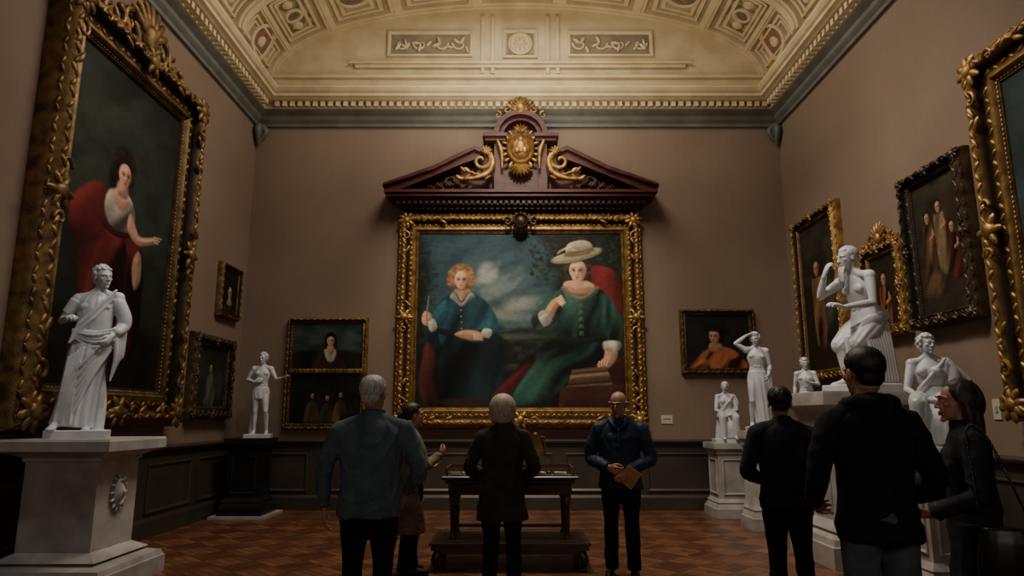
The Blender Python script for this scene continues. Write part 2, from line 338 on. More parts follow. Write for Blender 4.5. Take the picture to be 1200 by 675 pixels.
# ------------------------------------------------------------ paintings
class Paint:
    def __init__(s,x0,y0,x1,y1,step,base,seed=0,var=.25):
        nx=int(abs(x1-x0)/step); ny=int(abs(y1-y0)/step); s.st=step
        s.X,s.Y=np.meshgrid(np.linspace(x0,x1,nx+1),np.linspace(y0,y1,ny+1)); s.seed=seed
        s.S=abs(y1-y0); q=np.stack([s.X/s.S*4,s.Y/s.S*4,0*s.X],-1)
        n=vnoise(q,seed)*.5+vnoise(q*2.3,seed+1)*.35+vnoise(q*6,seed+2)*.2
        s.C=np.array(hx(base))[None,None,:]*(1+var*n[...,None])*np.ones((1,1,3))
    def mix(s,m,col,fold=None,sl=None,kk=None):
        col=np.array(hx(col)); X=s.X if sl is None else s.X[sl]; Y=s.Y if sl is None else s.Y[sl]
        k=1+.10*vnoise(np.stack([X/s.S*40,Y/s.S*40,0*X],-1),9)
        if fold:
            ang,sc,amp=fold; u=X*math.cos(ang)+Y*math.sin(ang); w=-X*math.sin(ang)+Y*math.cos(ang)
            wob=vnoise(np.stack([u/s.S*5,w/s.S*5,0*X],-1),s.seed+8)*.6
            f=vnoise(np.stack([u/s.S*sc+wob,w/s.S*sc*.2,0*X],-1),s.seed+5); f2=vnoise(np.stack([u/s.S*sc*2.1+wob*2,w/s.S*sc*.35,0*X+3],-1),s.seed+6)
            f=np.sign(f)*np.abs(f)**.7*.8+.45*f2; k=k*(1+amp*f*1.7)
        if kk is not None: k=k*kk
        k=np.clip(k,.1,3)[...,None]
        if sl is None: s.C=s.C*(1-m[...,None])+col*k*m[...,None]
        else: s.C[sl]=s.C[sl]*(1-m[...,None])+col*k*m[...,None]
    def ell(s,cx,cy,rx,ry,col,rot=0,soft=.15,a=1,fold=None,sh=0):
        R=max(rx,ry)*(1+soft)+s.st
        c=np.where(np.abs(s.X[0]-cx)<=R)[0]; r=np.where(np.abs(s.Y[:,0]-cy)<=R)[0]
        if len(c)==0 or len(r)==0: return
        sl=(slice(r[0],r[-1]+1),slice(c[0],c[-1]+1))
        dx=s.X[sl]-cx; dy=s.Y[sl]-cy; co,q=math.cos(rot),math.sin(rot)
        u=(dx*co+dy*q)/rx; v=(-dx*q+dy*co)/ry; d=np.sqrt(u*u+v*v)
        t=np.clip((1+soft-d)/(2*soft),0,1); kk=None
        if sh: kk=1+sh*(-.62*u-.6*v)*np.clip(d,0,1)-sh*.25*np.clip(d,0,1)**3
        s.mix(t*t*(3-2*t)*a,col,fold,sl,kk)
    def poly(s,pts,col,soft=None,a=1,fold=None,smooth=3,sh=.5,R=None):
        P=np.array(pts,float)
        if soft is None: soft=s.S*.005
        if smooth:
            n=len(P); o=[]
            for i in range(n):
                p0,p1,p2,p3=P[i-1],P[i],P[(i+1)%n],P[(i+2)%n]
                for k in range(smooth):
                    t=k/smooth; o.append(.5*((2*p1)+(p2-p0)*t+(2*p0-5*p1+4*p2-p3)*t*t+(3*p1-p0-3*p2+p3)*t**3))
            P=np.array(o)
        lo=P.min(0)-soft*2; hi=P.max(0)+soft*2
        c=np.where((s.X[0]>=lo[0])&(s.X[0]<=hi[0]))[0]; r=np.where((s.Y[:,0]>=lo[1])&(s.Y[:,0]<=hi[1]))[0]
        if len(c)<3 or len(r)<3: return
        sl=(slice(r[0],r[-1]+1),slice(c[0],c[-1]+1)); X=s.X[sl]; Y=s.Y[sl]
        ins=np.zeros(X.shape,bool); d=np.full(X.shape,1e9); n=len(P)
        for i in range(n):
            ax,ay=P[i]; bx,by=P[(i+1)%n]; ex,ey=bx-ax,by-ay
            t=np.clip(((X-ax)*ex+(Y-ay)*ey)/(ex*ex+ey*ey+1e-12),0,1)
            d=np.minimum(d,(X-ax-t*ex)**2+(Y-ay-t*ey)**2)
            if ay!=by:
                cnd=((ay>Y)!=(by>Y))&(X<(bx-ax)*(Y-ay)/(by-ay)+ax); ins^=cnd
        d=np.sqrt(d)*np.where(ins,1,-1); t=np.clip((d+soft)/(2*soft),0,1)
        kk=None
        if sh:
            if R is None: R=s.S*.035
            gy,gx=np.gradient(d); g=np.sqrt(gx**2+gy**2)+1e-6; e=np.exp(-np.clip(d,0,None)/R)
            kk=1+sh*e*((.6*gx+.75*gy)/g)-sh*.35*e
        s.mix(t*a,col,fold,sl,kk)
    def face(s,x,y,r,skin='#c79a78',dark='#5c3322',look=0,sd=1):
        s.ell(x,y-r*.12,r*.75,r*.88,skin,soft=.1,sh=.45); s.ell(x,y+r*.3,r*.58,r*.7,skin,soft=.14,sh=.4)
        s.ell(x+sd*r*.5,y+r*.15,r*.3,r*.75,dark,soft=.8,a=.5)
        s.ell(x-sd*r*.12,y-r*.5,r*.4,r*.25,'#e6c3a0',soft=.9,a=.4)
        L_=look*r*.22
        for k in(-1,1):
            ex=x+k*r*.3+L_; s.ell(ex,y-r*.1,r*.23,r*.15,dark,soft=.9,a=.65); s.ell(ex,y-r*.07,r*.13,r*.05,'#b8a28c',soft=.5,a=.5); s.ell(ex,y-r*.08,r*.09,r*.07,'#120906',soft=.5)
            s.ell(ex,y-r*.15,r*.18,r*.03,'#220f09',soft=.6,a=.9); s.ell(ex,y-r*.3,r*.22,r*.045,'#3c2014',soft=.8,a=.75,rot=k*.18)
            s.ell(x+k*r*.4,y+r*.25,r*.2,r*.17,'#b8604a',soft=.9,a=.25)
        s.ell(x+L_+sd*r*.11,y+r*.08,r*.065,r*.27,dark,soft=.9,a=.6); s.ell(x+L_-sd*r*.02,y+r*.1,r*.045,r*.22,'#efd0ae',soft=.9,a=.6)
        s.ell(x+L_,y+r*.33,r*.15,r*.05,dark,soft=.8,a=.7); s.ell(x+L_,y+r*.53,r*.19,r*.05,'#6f241d',soft=.5); s.ell(x+L_,y+r*.61,r*.14,r*.045,'#a5564a',soft=.6,a=.9)
        s.ell(x+L_,y+r*.73,r*.16,r*.05,dark,soft=.9,a=.5)
VARN=bpy.data.materials.new('oil_painting'); VARN.use_nodes=True
N=VARN.node_tree.nodes; L=VARN.node_tree.links; at=N.new('ShaderNodeVertexColor'); at.layer_name='Col'
L.new(at.outputs[0],N['Principled BSDF'].inputs['Base Color']); N['Principled BSDF'].inputs['Roughness'].default_value=.5
N['Principled BSDF'].inputs['Specular IOR Level'].default_value=.2
nz=N.new('ShaderNodeTexNoise'); nz.inputs['Scale'].default_value=60; bp=N.new('ShaderNodeBump'); bp.inputs['Strength'].default_value=.12; bp.inputs['Distance'].default_value=.003
L.new(nz.outputs['Fac'],bp.inputs['Height']); L.new(bp.outputs[0],N['Principled BSDF'].inputs['Normal'])
def canvas(p,w,h,parent,y=-.03,cz=0,cx=0,dark=.8):
    ny,nx=p.X.shape; xs=np.linspace(-w/2,w/2,nx)+cx; zs=np.linspace(h/2,-h/2,ny)+cz
    V=np.stack([np.broadcast_to(xs,(ny,nx)),np.full((ny,nx),y),np.broadcast_to(zs[:,None],(ny,nx))],-1).reshape(-1,3)
    idx=np.arange(ny*nx).reshape(ny,nx); F=np.stack([idx[:-1,:-1],idx[1:,:-1],idx[1:,1:],idx[:-1,1:]],-1).reshape(-1,4)
    me=bpy.data.meshes.new('canvas'); me.vertices.add(len(V)); me.vertices.foreach_set('co',V.ravel())
    me.loops.add(F.size); me.loops.foreach_set('vertex_index',F.ravel().astype(np.int32)); me.polygons.add(len(F))
    me.polygons.foreach_set('loop_start',np.arange(0,F.size,4,dtype=np.int32)); me.update(calc_edges=True)
    ca=me.color_attributes.new('Col','FLOAT_COLOR','POINT')
    C=p.C; g=C.mean(-1,keepdims=True); C=(g+(C-g)*.9)*dark
    q=np.stack([p.X/p.S*55,p.Y/p.S*90,0*p.X],-1); C=C*(1+.14*vnoise(q,77)[...,None])
    c=np.concatenate([np.clip(C,0.0008,1).reshape(-1,3),np.ones((len(V),1))],1); ca.data.foreach_set('color',c.ravel())
    me.materials.append(VARN); ob=bpy.data.objects.new('canvas',me); COL.objects.link(ob); ob.parent=parent
def frame(parent,w,h,fw,dp,m,sp=.09,rich=1,crest=0):
    b=MB(); b.ring(w,h,[(u*fw,d*dp) for u,d in((0,0),(0,.45),(.06,.62),(.14,.85),(.24,1),(.34,1),(.42,.8),(.47,.58),(.6,.5),(.74,.56),(.8,.62),(.86,.5),(.93,.36),(.96,.36),(1,.15))])
    def row(u,d,a,bb,c,spc,ang=0):
        for L_,fx in((w-2*u,0),(h-2*u,1)):
            nn=max(2,int(L_/spc)); 
            for k in range(nn):
                t=-L_/2+(k+.5)*L_/nn
                for sd in(-1,1):
                    pos=(t,-d,sd*(h/2-u)) if fx==0 else (sd*(w/2-u),-d,t)
                    aa=(ang if k%2 else -ang)+(pi/2 if fx else 0)
                    b.ell(pos,(a,c,bb),rot=(0,aa,0),nu=8,nv=6)
    row(.29*fw,dp*.97,sp*.5,fw*.06,dp*.1,sp*.9,.5)
    row(.1*fw,.72*dp,sp*.45,fw*.04,dp*.08,sp*.8,.4)
    row(.6*fw,.5*dp,sp*.4,fw*.055,dp*.08,sp*.9,.7)
    row(.9*fw,.38*dp,sp*.18,fw*.03,dp*.06,sp*.4)
    if rich:
        for sx in(-1,1):
            for sz in(-1,1):
                cx,cz=sx*(w/2-fw*.38),sz*(h/2-fw*.38)
                b.ell((cx,-dp*.85,cz),(fw*.22,dp*.3,fw*.22))
                for k in range(8): leaf(b,cx,cz,fw*.42,k*pi/4+.2,.5,-dp*.92,.18)
                spiral(b,cx-sx*fw*.8,cz,fw*.22,5,0,sx,fw*.055,-dp); spiral(b,cx,cz-sz*fw*.8,fw*.22,5,pi/2,sx,fw*.055,-dp)
                for q in(1.2,1.6,2.0): leaf(b,cx-sx*fw*q,cz,fw*.35,.5 if q!=1.6 else -.5,.4,-dp*.97,.15); leaf(b,cx,cz-sz*fw*q,fw*.35,pi/2+(.5 if q!=1.6 else -.5),.4,-dp*.97,.15)
        for (cx,cz,tg) in((0,h/2-fw*.38,0),(0,-h/2+fw*.38,0),(w/2-fw*.38,0,1),(-w/2+fw*.38,0,1)):
            b.ell((cx,-dp*.9,cz),(fw*.22,dp*.25,fw*.22))
            for k in range(6): leaf(b,cx,cz,fw*.42,k*pi/3,.45,-dp*.92,.18)
            for q in(-1,1): spiral(b,cx+(0 if tg else q*fw*.6),cz+(q*fw*.6 if tg else 0),fw*.2,5,0,q,fw*.05,-dp)
    if crest:
        z0=h/2-fw*.1
        for sx in(-1,1):
            for k in range(4):
                spiral(b,sx*crest*(.25+.28*k),z0+crest*(.34-.09*k),crest*.22*(1-.12*k),5.2,pi*.5,-sx if k%2 else sx,crest*.055,-dp*.5)
                leaf(b,sx*crest*(.2+.3*k),z0,crest*.38*(1-.12*k),pi/2-sx*.5,.35,-dp*.5,.15)
        for k in range(7): leaf(b,0,z0+crest*.2,crest*.65,pi/2+(k-3)*.33,.25,-dp*.55,.12)
        b.ell((0,-dp*.6,z0+crest*.25),(crest*.2,dp*.35,crest*.25))
    return b.obj('frame',m,parent)
def backing(parent,w,h,y=-.02):
    b=MB(); b.box(-w/2,w/2,y,-.002,-h/2,h/2); b.obj('backing_board',DWOOD,parent,0)
# --- main painting
p=Paint(489,277,730,482,.5,'#22353a',3,.3)
p.poly([(480,270),(740,270),(740,345),(480,365)],'#274149',soft=14,fold=(.9,5,.35),sh=0)
rr=random.Random(3)
for i in range(150):
    x=rr.uniform(505,645); y=rr.uniform(282,394); w_=rr.uniform(6,20); near=math.hypot((x-585)/34,(y-350)/38)
    c=rr.choice(['#6d7c79','#7d8a83','#5c6e70','#888f83']) if near<.8 else (rr.choice(['#466062','#50686a','#3b555c']) if near<1.4 else rr.choice(['#2c454d','#345058','#263c44']))
    p.ell(x,y,w_,w_*rr.uniform(.22,.45),c,soft=.9,a=.42,rot=rr.uniform(-.9,.1))
p.ell(572,324,11,11,'#a9ab9b',soft=.5,a=.7); p.ell(566,331,12,6,'#8f978c',soft=.9,a=.6,rot=-.5); p.ell(580,316,10,4,'#4a6064',soft=.9,a=.6,rot=-.5)
p.ell(606,364,22,7,'#a0a193',soft=.9,a=.55,rot=-.3); p.ell(598,376,26,4,'#8a9088',soft=.8,a=.5)
p.poly([(480,400),(560,390),(585,394),(610,388),(660,392),(740,400),(740,490),(480,490)],'#1a2118',soft=3,fold=(0,10,.4),sh=0)
for i in range(60): x=rr.uniform(575,655); y=rr.uniform(388,435); p.ell(x,y,rr.uniform(3,8),rr.uniform(1.5,4),rr.choice(['#2b3526','#141b12','#3b3a26','#26332c','#1b2419']),soft=.7,a=.7)
p.ell(603,398,30,3,'#55625a',soft=.7,a=.5)
p.poly([(630,270),(645,300),(638,315),(652,325),(650,350),(690,345),(740,350),(740,270)],'#11170f',soft=5,fold=(.8,18,.6),sh=0)
for i in range(260):
    x=rr.uniform(622,730); y=rr.uniform(277,334); p.ell(x,y,rr.uniform(1.2,4),rr.uniform(1,2.4),rr.choice(['#1b241a','#2b3522','#0f1410','#232d1d','#141a11']),soft=.5,a=.75,rot=rr.uniform(-1,1))
p.poly([(484,270),(498,300),(506,330),(497,370),(504,420),(484,430)],'#111712',soft=5,sh=0)
for i in range(90): p.ell(rr.uniform(489,512),rr.uniform(277,420),rr.uniform(1.2,4),rr.uniform(1,2.6),rr.choice(['#1d261d','#101511','#2a3324']),soft=.6,a=.7)
# left sitter
p.poly([(500,400),(508,380),(580,392),(592,420),(590,470),(560,478),(505,474),(494,440)],'#102024',soft=2,fold=(.25,12,.9))
p.poly([(495,440),(503,405),(515,430),(520,470),(500,474)],'#4a1c18',soft=2,fold=(.2,14,.6))
p.poly([(522,352),(540,347),(560,350),(576,366),(582,385),(572,398),(562,406),(540,402),(520,408),(515,392),(512,376),(514,362)],'#16363e',soft=1.4,fold=(.2,14,.7))
p.poly([(516,362),(524,356),(527,370),(519,386),(506,390),(500,382),(508,372)],'#1a424c',soft=1.2,fold=(.9,16,.7))
p.poly([(560,353),(573,362),(584,380),(584,392),(568,399),(556,392),(566,380)],'#193f49',soft=1.2,fold=(.3,16,.8))
p.poly([(533,346),(537,350),(542,358),(548,350),(552,346),(546,341),(537,341)],'#b88868',soft=1); p.poly([(528,353),(533,347),(542,360),(551,347),(557,352),(551,356),(542,364),(533,357)],'#8f8c7e',soft=.7,a=.8)
for k in range(5): p.ell(541+k*.3,368+k*7,.9,1.1,'#8d7a4a',soft=.4)
p.poly([(516,388),(540,394),(566,390),(566,396),(540,400),(515,395)],'#0b1a20',soft=1)
p.ell(541,327,14,13.5,'#7d5530',soft=.2); p.ell(541,336,15,9,'#6d4728',soft=.3)
for i in range(130):
    a=rr.uniform(pi*.8,2*pi+pi*.2); q=rr.uniform(.6,1.18); p.ell(541+13*q*math.cos(a),331+13*q*math.sin(a),rr.uniform(1.4,3),rr.uniform(1.2,2.4),rr.choice(['#94683f','#6d4528','#a87a48','#7d5530','#9c7046']),soft=.6,a=.8)
p.face(541,333,10.6,'#c99a79')
p.poly([(534,396),(545,391),(560,392),(570,398),(560,403),(546,401)],'#b58262',soft=1)
for k in range(4): p.poly([(556,394+2*k),(566,395+2*k),(567,397+2*k),(556,396+2*k)],'#cf9c7a',soft=.5,smooth=0)
p.poly([(568,389),(577,391),(574,400),(565,396)],'#aeaa9a',soft=.8)
p.poly([(496,375),(500,369),(506,372),(508,380),(502,386),(497,383)],'#c4926f',soft=.8); p.poly([(503,383),(510,378),(514,388),(507,393)],'#aaa696',soft=.8)
p.poly([(503,352),(504.5,351),(501.5,380),(500,380)],'#8a7b52',soft=.5,smooth=0)
p.ell(548,472,26,4,'#3a2018',soft=.6)
# right sitter
p.poly([(690,318),(712,318),(726,332),(730,372),(714,368),(698,345)],'#5f1315',soft=1.6,fold=(.4,12,.6))
p.poly([(650,440),(690,428),(735,425),(735,490),(650,490)],'#35120f',soft=2,fold=(.1,8,.4))
p.poly([(655,400),(700,402),(706,425),(674,438),(652,462),(625,474),(590,476),(578,466),(596,452),(612,430),(632,410)],'#1d3c31',soft=1.6,fold=(.75,13,1.05))
p.poly([(578,466),(600,440),(618,418),(628,424),(608,452),(592,476)],'#4d1718',soft=1.6,fold=(.8,14,.7))
p.poly([(657,342),(676,348),(700,342),(716,358),(724,388),(722,410),(708,412),(706,400),(672,405),(652,402),(652,385),(650,360)],'#28493d',soft=1.4,fold=(.25,13,.8))
p.poly([(622,378),(636,358),(650,345),(658,350),(656,372),(642,388),(628,391)],'#305546',soft=1.2,fold=(.8,16,.9))
p.poly([(702,350),(716,356),(727,384),(724,410),(709,408),(704,385)],'#2b4f41',soft=1.2,fold=(.2,16,.9))
p.poly([(655,397),(680,400),(706,396),(707,403),(680,407),(654,404)],'#0f2018',soft=.8)
for k in range(6): p.poly([(678,352+8*k),(682,352+8*k),(683,357+8*k),(677,357+8*k)],'#4d6a4a',soft=.8,a=.7,smooth=0)
p.poly([(664,334),(688,334),(697,342),(684,350),(668,348),(660,341)],'#bf8e69',soft=1); p.poly([(657,343),(662,340),(670,349),(684,351),(696,340),(702,344),(686,357),(668,355)],'#6f6c58',soft=.7,a=.7)
p.ell(677,315,14,15,'#2c180e',soft=.15)
for k in(-1,1):
    for i in range(14): p.ell(677+k*rr.uniform(11,14),rr.uniform(312,332),rr.uniform(1.6,2.8),rr.uniform(2,4),rr.choice(['#3a2114','#24130b','#4d2e1c']),soft=.5)
p.face(677,322.5,13.2,'#cda07d',look=-.3)
p.ell(676,308,20,4.2,'#241810',soft=.4,a=.9,rot=-.2)
p.ell(676,304.5,30,6.2,'#83755a',rot=-.22,soft=.1,sh=.3)
p.ell(676,302.5,29.5,5.0,'#a89977',rot=-.22,soft=.12,sh=.4,fold=(-.2,30,.15))
p.ell(679,300,17,4.6,'#4f442f',rot=-.18,soft=.3,a=.9)
p.poly([(664,301),(664,293),(670,288),(682,285.5),(692,288),(695,296),(686,299),(674,301)],'#b0a17e',soft=.8,sh=.8,R=4,fold=(1,22,.15))
p.poly([(663,302),(679,300),(695,296),(695.5,298.5),(680,302.5),(664,304.5)],'#6e5c3e',soft=.6,sh=0)
for i in range(9): p.ell(655+i*2.2,296+abs(i-4)*.9-i*.3,3.2,1.0,rr.choice(['#c9bd9f','#a09270','#baae8c']),soft=.5,rot=-.9+i*.12,a=.8)
p.poly([(637,374),(642,362),(650,354),(657,353),(660,358),(652,366),(645,380)],'#bd8c6a',soft=.8)
for k in range(4): p.poly([(650+2*k,356+1.5*k),(657+1.5*k,350+2.5*k),(659+1.2*k,352+2.5*k),(652+2*k,360+1.5*k)],'#d6a886',soft=.5,smooth=0)
p.poly([(630,373),(640,368),(646,380),(637,387)],'#aaa592',soft=.8,fold=(1,30,.4))
p.poly([(708,410),(720,411),(720,422),(713,432),(702,436),(697,430),(705,422)],'#bd8c6c',soft=.8)
for k in range(4): p.poly([(699+3.2*k,426),(701.5+3.2*k,426),(700+2.6*k,438-k),(698+2.6*k,437-k)],'#cd9d7b',soft=.5,smooth=0)
p.poly([(705,404),(724,404),(723,414),(706,414)],'#b4af9c',soft=.8,fold=(0,30,.4))
for k,(c) in enumerate(['#5e4a35','#7d6849','#4a3624','#635239']): p.poly([(668-k*2,436+k*6),(708+k*2,432+k*6),(710+k*2,438+k*6),(668-k*2,442+k*6)],c,soft=.7,smooth=0)
p.poly([(655,455),(728,452),(730,478),(652,480)],'#3e2018',soft=1,smooth=0,fold=(0,6,.3))
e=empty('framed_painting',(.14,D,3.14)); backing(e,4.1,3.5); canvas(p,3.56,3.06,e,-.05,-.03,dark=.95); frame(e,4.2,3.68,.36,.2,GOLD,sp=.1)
b=MB(); b.M=np.array(Matrix.Translation((.01,-.2,1.66)))
disc(b,0,0,[(1,0),(1,.08),(.85,.12),(.7,.08),(.4,.12),(.02,.14)],(.13,.14))
for k in range(12): a=k*pi/6; leaf(b,.12*math.cos(a),.12*math.sin(a),.05,a,.5,-.06,.3)
for s in(-1,1): spiral(b,s*.23,0.0,.08,6,pi/2,s,.025,-.03)
b.obj('shield_ornament',BRONZE,e)
# --- pediment
PZ=5.0
e=empty('carved_overmantel_pediment',(.15,D-.005,PZ))
PM=np.array(Matrix.Translation((0,0,-PZ)))
b=MB(); b.M=PM
b.box(-2.02,2.02,-.24,0,5.02,5.08); b.box(-2.12,2.12,-.3,0,5.08,5.14); b.box(-2.2,2.2,-.36,0,5.14,5.19); b.box(-2.28,2.28,-.44,0,5.19,5.25); b.box(-2.33,2.33,-.48,0,5.25,5.3)
for k in range(44):
    x=-2.1+k*4.2/43; b.box(x-.028,x+.028,-.36,0,5.085,5.14)
for s in(-1,1):
    def pr(pts,y0): b.prism([(s*x,z) for x,z in pts],y0,0)
    pr([(2.33,5.3),(2.33,5.36),(1.5,5.66),(1.0,5.92),(.8,6.02),(.68,5.98),(.72,5.88),(.95,5.8),(1.5,5.56),(2.1,5.3)],-.42)
    pr([(2.36,5.36),(2.34,5.41),(1.5,5.72),(1.0,5.98),(.8,6.08),(.64,6.02),(.7,5.97),(.8,6.01),(1.0,5.91),(1.5,5.65)],-.49)
    pr([(2.0,5.3),(1.5,5.5),(.95,5.75),(.5,5.85),(.5,5.3)],-.2)
    b.box(s*.38-.08,s*.38+.08,-.3,0,5.3,6.3)
    b.box(min(s*.26,s*.62),max(s*.26,s*.62),-.38,0,6.22,6.28); b.box(min(s*.24,s*.66),max(s*.24,s*.66),-.44,0,6.28,6.34)
b.box(-.4,.4,-.18,0,5.3,6.5)
aa=np.linspace(0,pi,20)
for ro,ri,yy in((.47,.38,-.4),(.42,.3,-.32)): b.prism([(ro*math.cos(a),6.34+ro*.95*math.sin(a)) for a in aa]+[(ri*math.cos(a),6.34+ri*.95*math.sin(a)) for a in aa[::-1]],yy,0)
b.box(-.3,.3,-.16,0,6.3,6.65)
b.obj('wood_pediment',WOOD,e,30)
b=MB(); b.M=PM
disc(b,0,6.08,[(1,.18),(1,.36),(.9,.4),(.8,.36),(.7,.35),(.5,.4),(.2,.43),(.02,.43)],(.25,.3))
for k in range(20):
    a=k*pi/10; leaf(b,.24*math.cos(a),6.08+.3*math.sin(a),.11,a,.5,-.34,.3)
b.ell((0,-.42,6.1),(.08,.04,.12)); b.ell((-.06,-.42,6.02),(.05,.04,.06)); b.ell((.07,-.42,6.03),(.05,.04,.06)); b.ell((0,-.43,6.22),(.05,.04,.05))
for k in range(5): leaf(b,0,6.36,.17,pi/2+(k-2)*.4,.35,-.36,.3)
for k in range(9): leaf(b,0,5.8,.22,-pi/2+(k-4)*.3,.3,-.34,.25)
for s in(-1,1):
    spiral(b,s*.68,5.83,.2,-7.5,pi*.55,-s,.042,-.42,18); spiral(b,s*.98,5.63,.14,6,pi*1.2,-s,.035,-.4,16)
    b.tube([(s*.52,-.4,5.98),(s*.48,-.42,5.8),(s*.55,-.42,5.62),(s*.75,-.42,5.52),(s*.95,-.42,5.5)],[.03,.05,.05,.045,.03])
    for k in range(6): leaf(b,s*(.5+.09*k),5.56+.01*k,.14,(-.6+k*.3) if s>0 else pi-(-.6+k*.3),.4,-.42,.3)
    for k in range(4): leaf(b,s*.62,5.95,.16,pi/2+s*(-.2+.4*k),.4,-.42,.3)
    b.tube([(s*.4,-.42,6.2),(s*.33,-.42,6.0),(s*.32,-.42,5.7)],[.025,.035,.02])
for k in range(9): leaf(b,0,6.76,.3-.02*abs(k-4),pi/2+(k-4)*.3,.28,-.36,.2)
for s in(-1,1): spiral(b,s*.24,6.8,.09,6,pi*.5,s,.025,-.36); spiral(b,s*.4,6.7,.07,6,pi*.5,s,.02,-.36)
b.ell((0,-.38,6.82),(.09,.05,.1))
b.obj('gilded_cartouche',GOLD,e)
b=MB(); b.M=PM
for s in(-1,1):
    for k in range(9): leaf(b,s*(1.05+.08*k),5.42-.005*k,.2-.012*k,(pi/2 if k%2 else pi/2+.8) if s<0 else (pi/2 if k%2 else pi/2-.8),.4,-.23,.3)
    spiral(b,s*1.2,5.5,.12,6,0,s,.03,-.24)
b.obj('carved_foliage',BRONZE,e)
# --- other paintings
def portrait(seed,base,robe,hx_,hy,r,hairc,skin='#b98a66',w=100,h=120,step=.7,collar=None):
    p=Paint(0,0,w,h,step,base,seed,.5)
    p.poly([(hx_-r*3.2,h*1.1),(hx_-r*2.6,hy+r*2.6),(hx_-r*.8,hy+r*1.25),(hx_+r*.8,hy+r*1.25),(hx_+r*2.4,hy+r*2.4),(hx_+r*3.2,h*1.1)],robe,soft=1.5,fold=(.3,8,.6))
    p.poly([(hx_-r*.4,hy+r*.5),(hx_+r*.4,hy+r*.5),(hx_+r*.7,hy+r*1.5),(hx_,hy+r*1.9),(hx_-r*.7,hy+r*1.5)],skin,soft=1)
    p.ell(hx_,hy-r*.25,r*1.1,r*1.15,hairc,soft=.15); p.face(hx_,hy,r,skin)
    if collar: p.ell(hx_,hy+r*1.5,r*1.1,r*.35,collar,soft=.3,fold=(0,30,.4))
    return p
e=empty('framed_double_painting',(-3.12,D,2.22)); 
frame(e,1.36,1.86,.1,.1,GOLD,sp=.06,rich=0)
b=MB(); b.box(-.6,.6,-.08,0,-.0,.07); 
for k in range(18): b.ell((-.58+k*1.16/17,-.08,.035),(.03,.02,.02),nu=8,nv=5)
b.obj('frame_divider',GOLD,e); backing(e,1.25,1.75)
p=Paint(0,0,150,100,.8,'#2c3836',11,.5)
for i in range(30): p.ell(rr.uniform(0,150),rr.uniform(0,55),rr.uniform(6,18),rr.uniform(3,8),rr.choice(['#3a4a47','#4a5a50','#222d2b']),soft=.9,a=.5)
p.poly([(0,70),(40,60),(150,66),(150,105),(0,105)],'#1b1912',soft=4,sh=0,fold=(0,8,.4))
p.poly([(48,105),(54,76),(66,60),(94,60),(106,74),(114,105)],'#2a181b',soft=1.5,fold=(.3,8,.6)); p.poly([(68,62),(76,58),(84,70),(90,58),(94,66),(88,84),(76,84)],'#b8ae98',soft=1,fold=(.5,12,.4)); p.poly([(76,50),(86,50),(89,60),(82,68),(74,60)],'#b8876a',soft=1)
p.ell(81,36,13,15,'#1d100b',soft=.15); p.ell(70,48,4,9,'#1d100b',soft=.3); p.ell(92,48,4,9,'#1d100b',soft=.3); p.face(81,41,10.5,'#c29270')
canvas(p,1.18,.78,e,-.04,.46,dark=1)
p=Paint(0,0,150,100,.9,'#1d1a16',12,.6)
for (x,h_,c) in((48,46,'#4a3526'),(80,50,'#2f2a24'),(108,44,'#543a2a')): p.poly([(x-14,105),(x-12,h_+22),(x,h_+10),(x+12,h_+22),(x+15,105)],c,soft=1.5,fold=(.3,9,.6)); p.ell(x,h_-2,6.5,7.5,'#1a100b',soft=.2); p.face(x,h_,5.5,'#9c7254')
canvas(p,1.18,.8,e,-.04,-.42)
p=Paint(0,0,110,90,.7,'#211f1b',15,.5)
p.poly([(8,95),(18,74),(34,60),(58,54),(82,60),(98,76),(106,95)],'#8a4a28',soft=1.5,fold=(.5,8,.7)); p.poly([(12,95),(20,80),(34,76),(40,90),(36,98)],'#a35a32',soft=1.5,fold=(.8,10,.6)); p.poly([(42,48),(58,48),(62,58),(48,64),(38,58)],'#a87652',soft=1)
p.ell(54,32,15,16,'#120c08',soft=.2); p.face(49,37,12,'#b98760',look=-.8); p.poly([(28,26),(44,20),(66,22),(78,32),(62,30),(44,28)],'#14100d',soft=1); p.ell(56,19,15,8,'#1c1613',soft=.2,sh=.5)
e=empty('framed_painting',(3.49,D,2.75)); backing(e,1.2,1.0); frame(e,1.27,1.1,.11,.1,GOLDD,sp=.06,rich=0); canvas(p,1.07,.9,e,-.04)
# left wall large
p=Paint(0,0,195,376,1.0,'#1c221b',21,.6)
for i in range(90): p.ell(rr.uniform(0,195),rr.uniform(0,220),rr.uniform(12,40),rr.uniform(6,18),rr.choice(['#29312a','#202721','#383d33','#151a15','#2c352e']),soft=.9,a=.5,rot=rr.uniform(-.8,.3))
p.poly([(0,300),(70,290),(200,310),(200,380),(0,380)],'#14130d',soft=10,sh=0,fold=(0,8,.4))
p.poly([(24,190),(44,160),(70,160),(105,170),(135,190),(148,240),(146,300),(128,345),(70,345),(42,300),(34,240)],'#421314',soft=2.5,fold=(.25,11,.95))
p.poly([(14,185),(30,160),(56,146),(72,160),(66,200),(44,222),(20,214)],'#571819',soft=2,fold=(.9,12,.9))
p.poly([(100,210),(140,235),(150,300),(135,340),(112,330),(104,270)],'#341011',soft=2,fold=(.1,13,.8))
p.poly([(66,200),(96,196),(112,215),(108,280),(86,340),(64,330),(50,270)],'#521717',soft=2,fold=(.2,14,.95))
p.poly([(70,150),(92,142),(114,152),(120,176),(108,192),(82,192),(66,174)],'#b3a794',soft=1.6,fold=(.6,14,.65))
p.poly([(66,186),(90,192),(112,188),(112,195),(90,200),(66,194)],'#3a1012',soft=1)
p.poly([(76,150),(90,142),(108,150),(102,164),(88,166)],'#c0917a',soft=2)
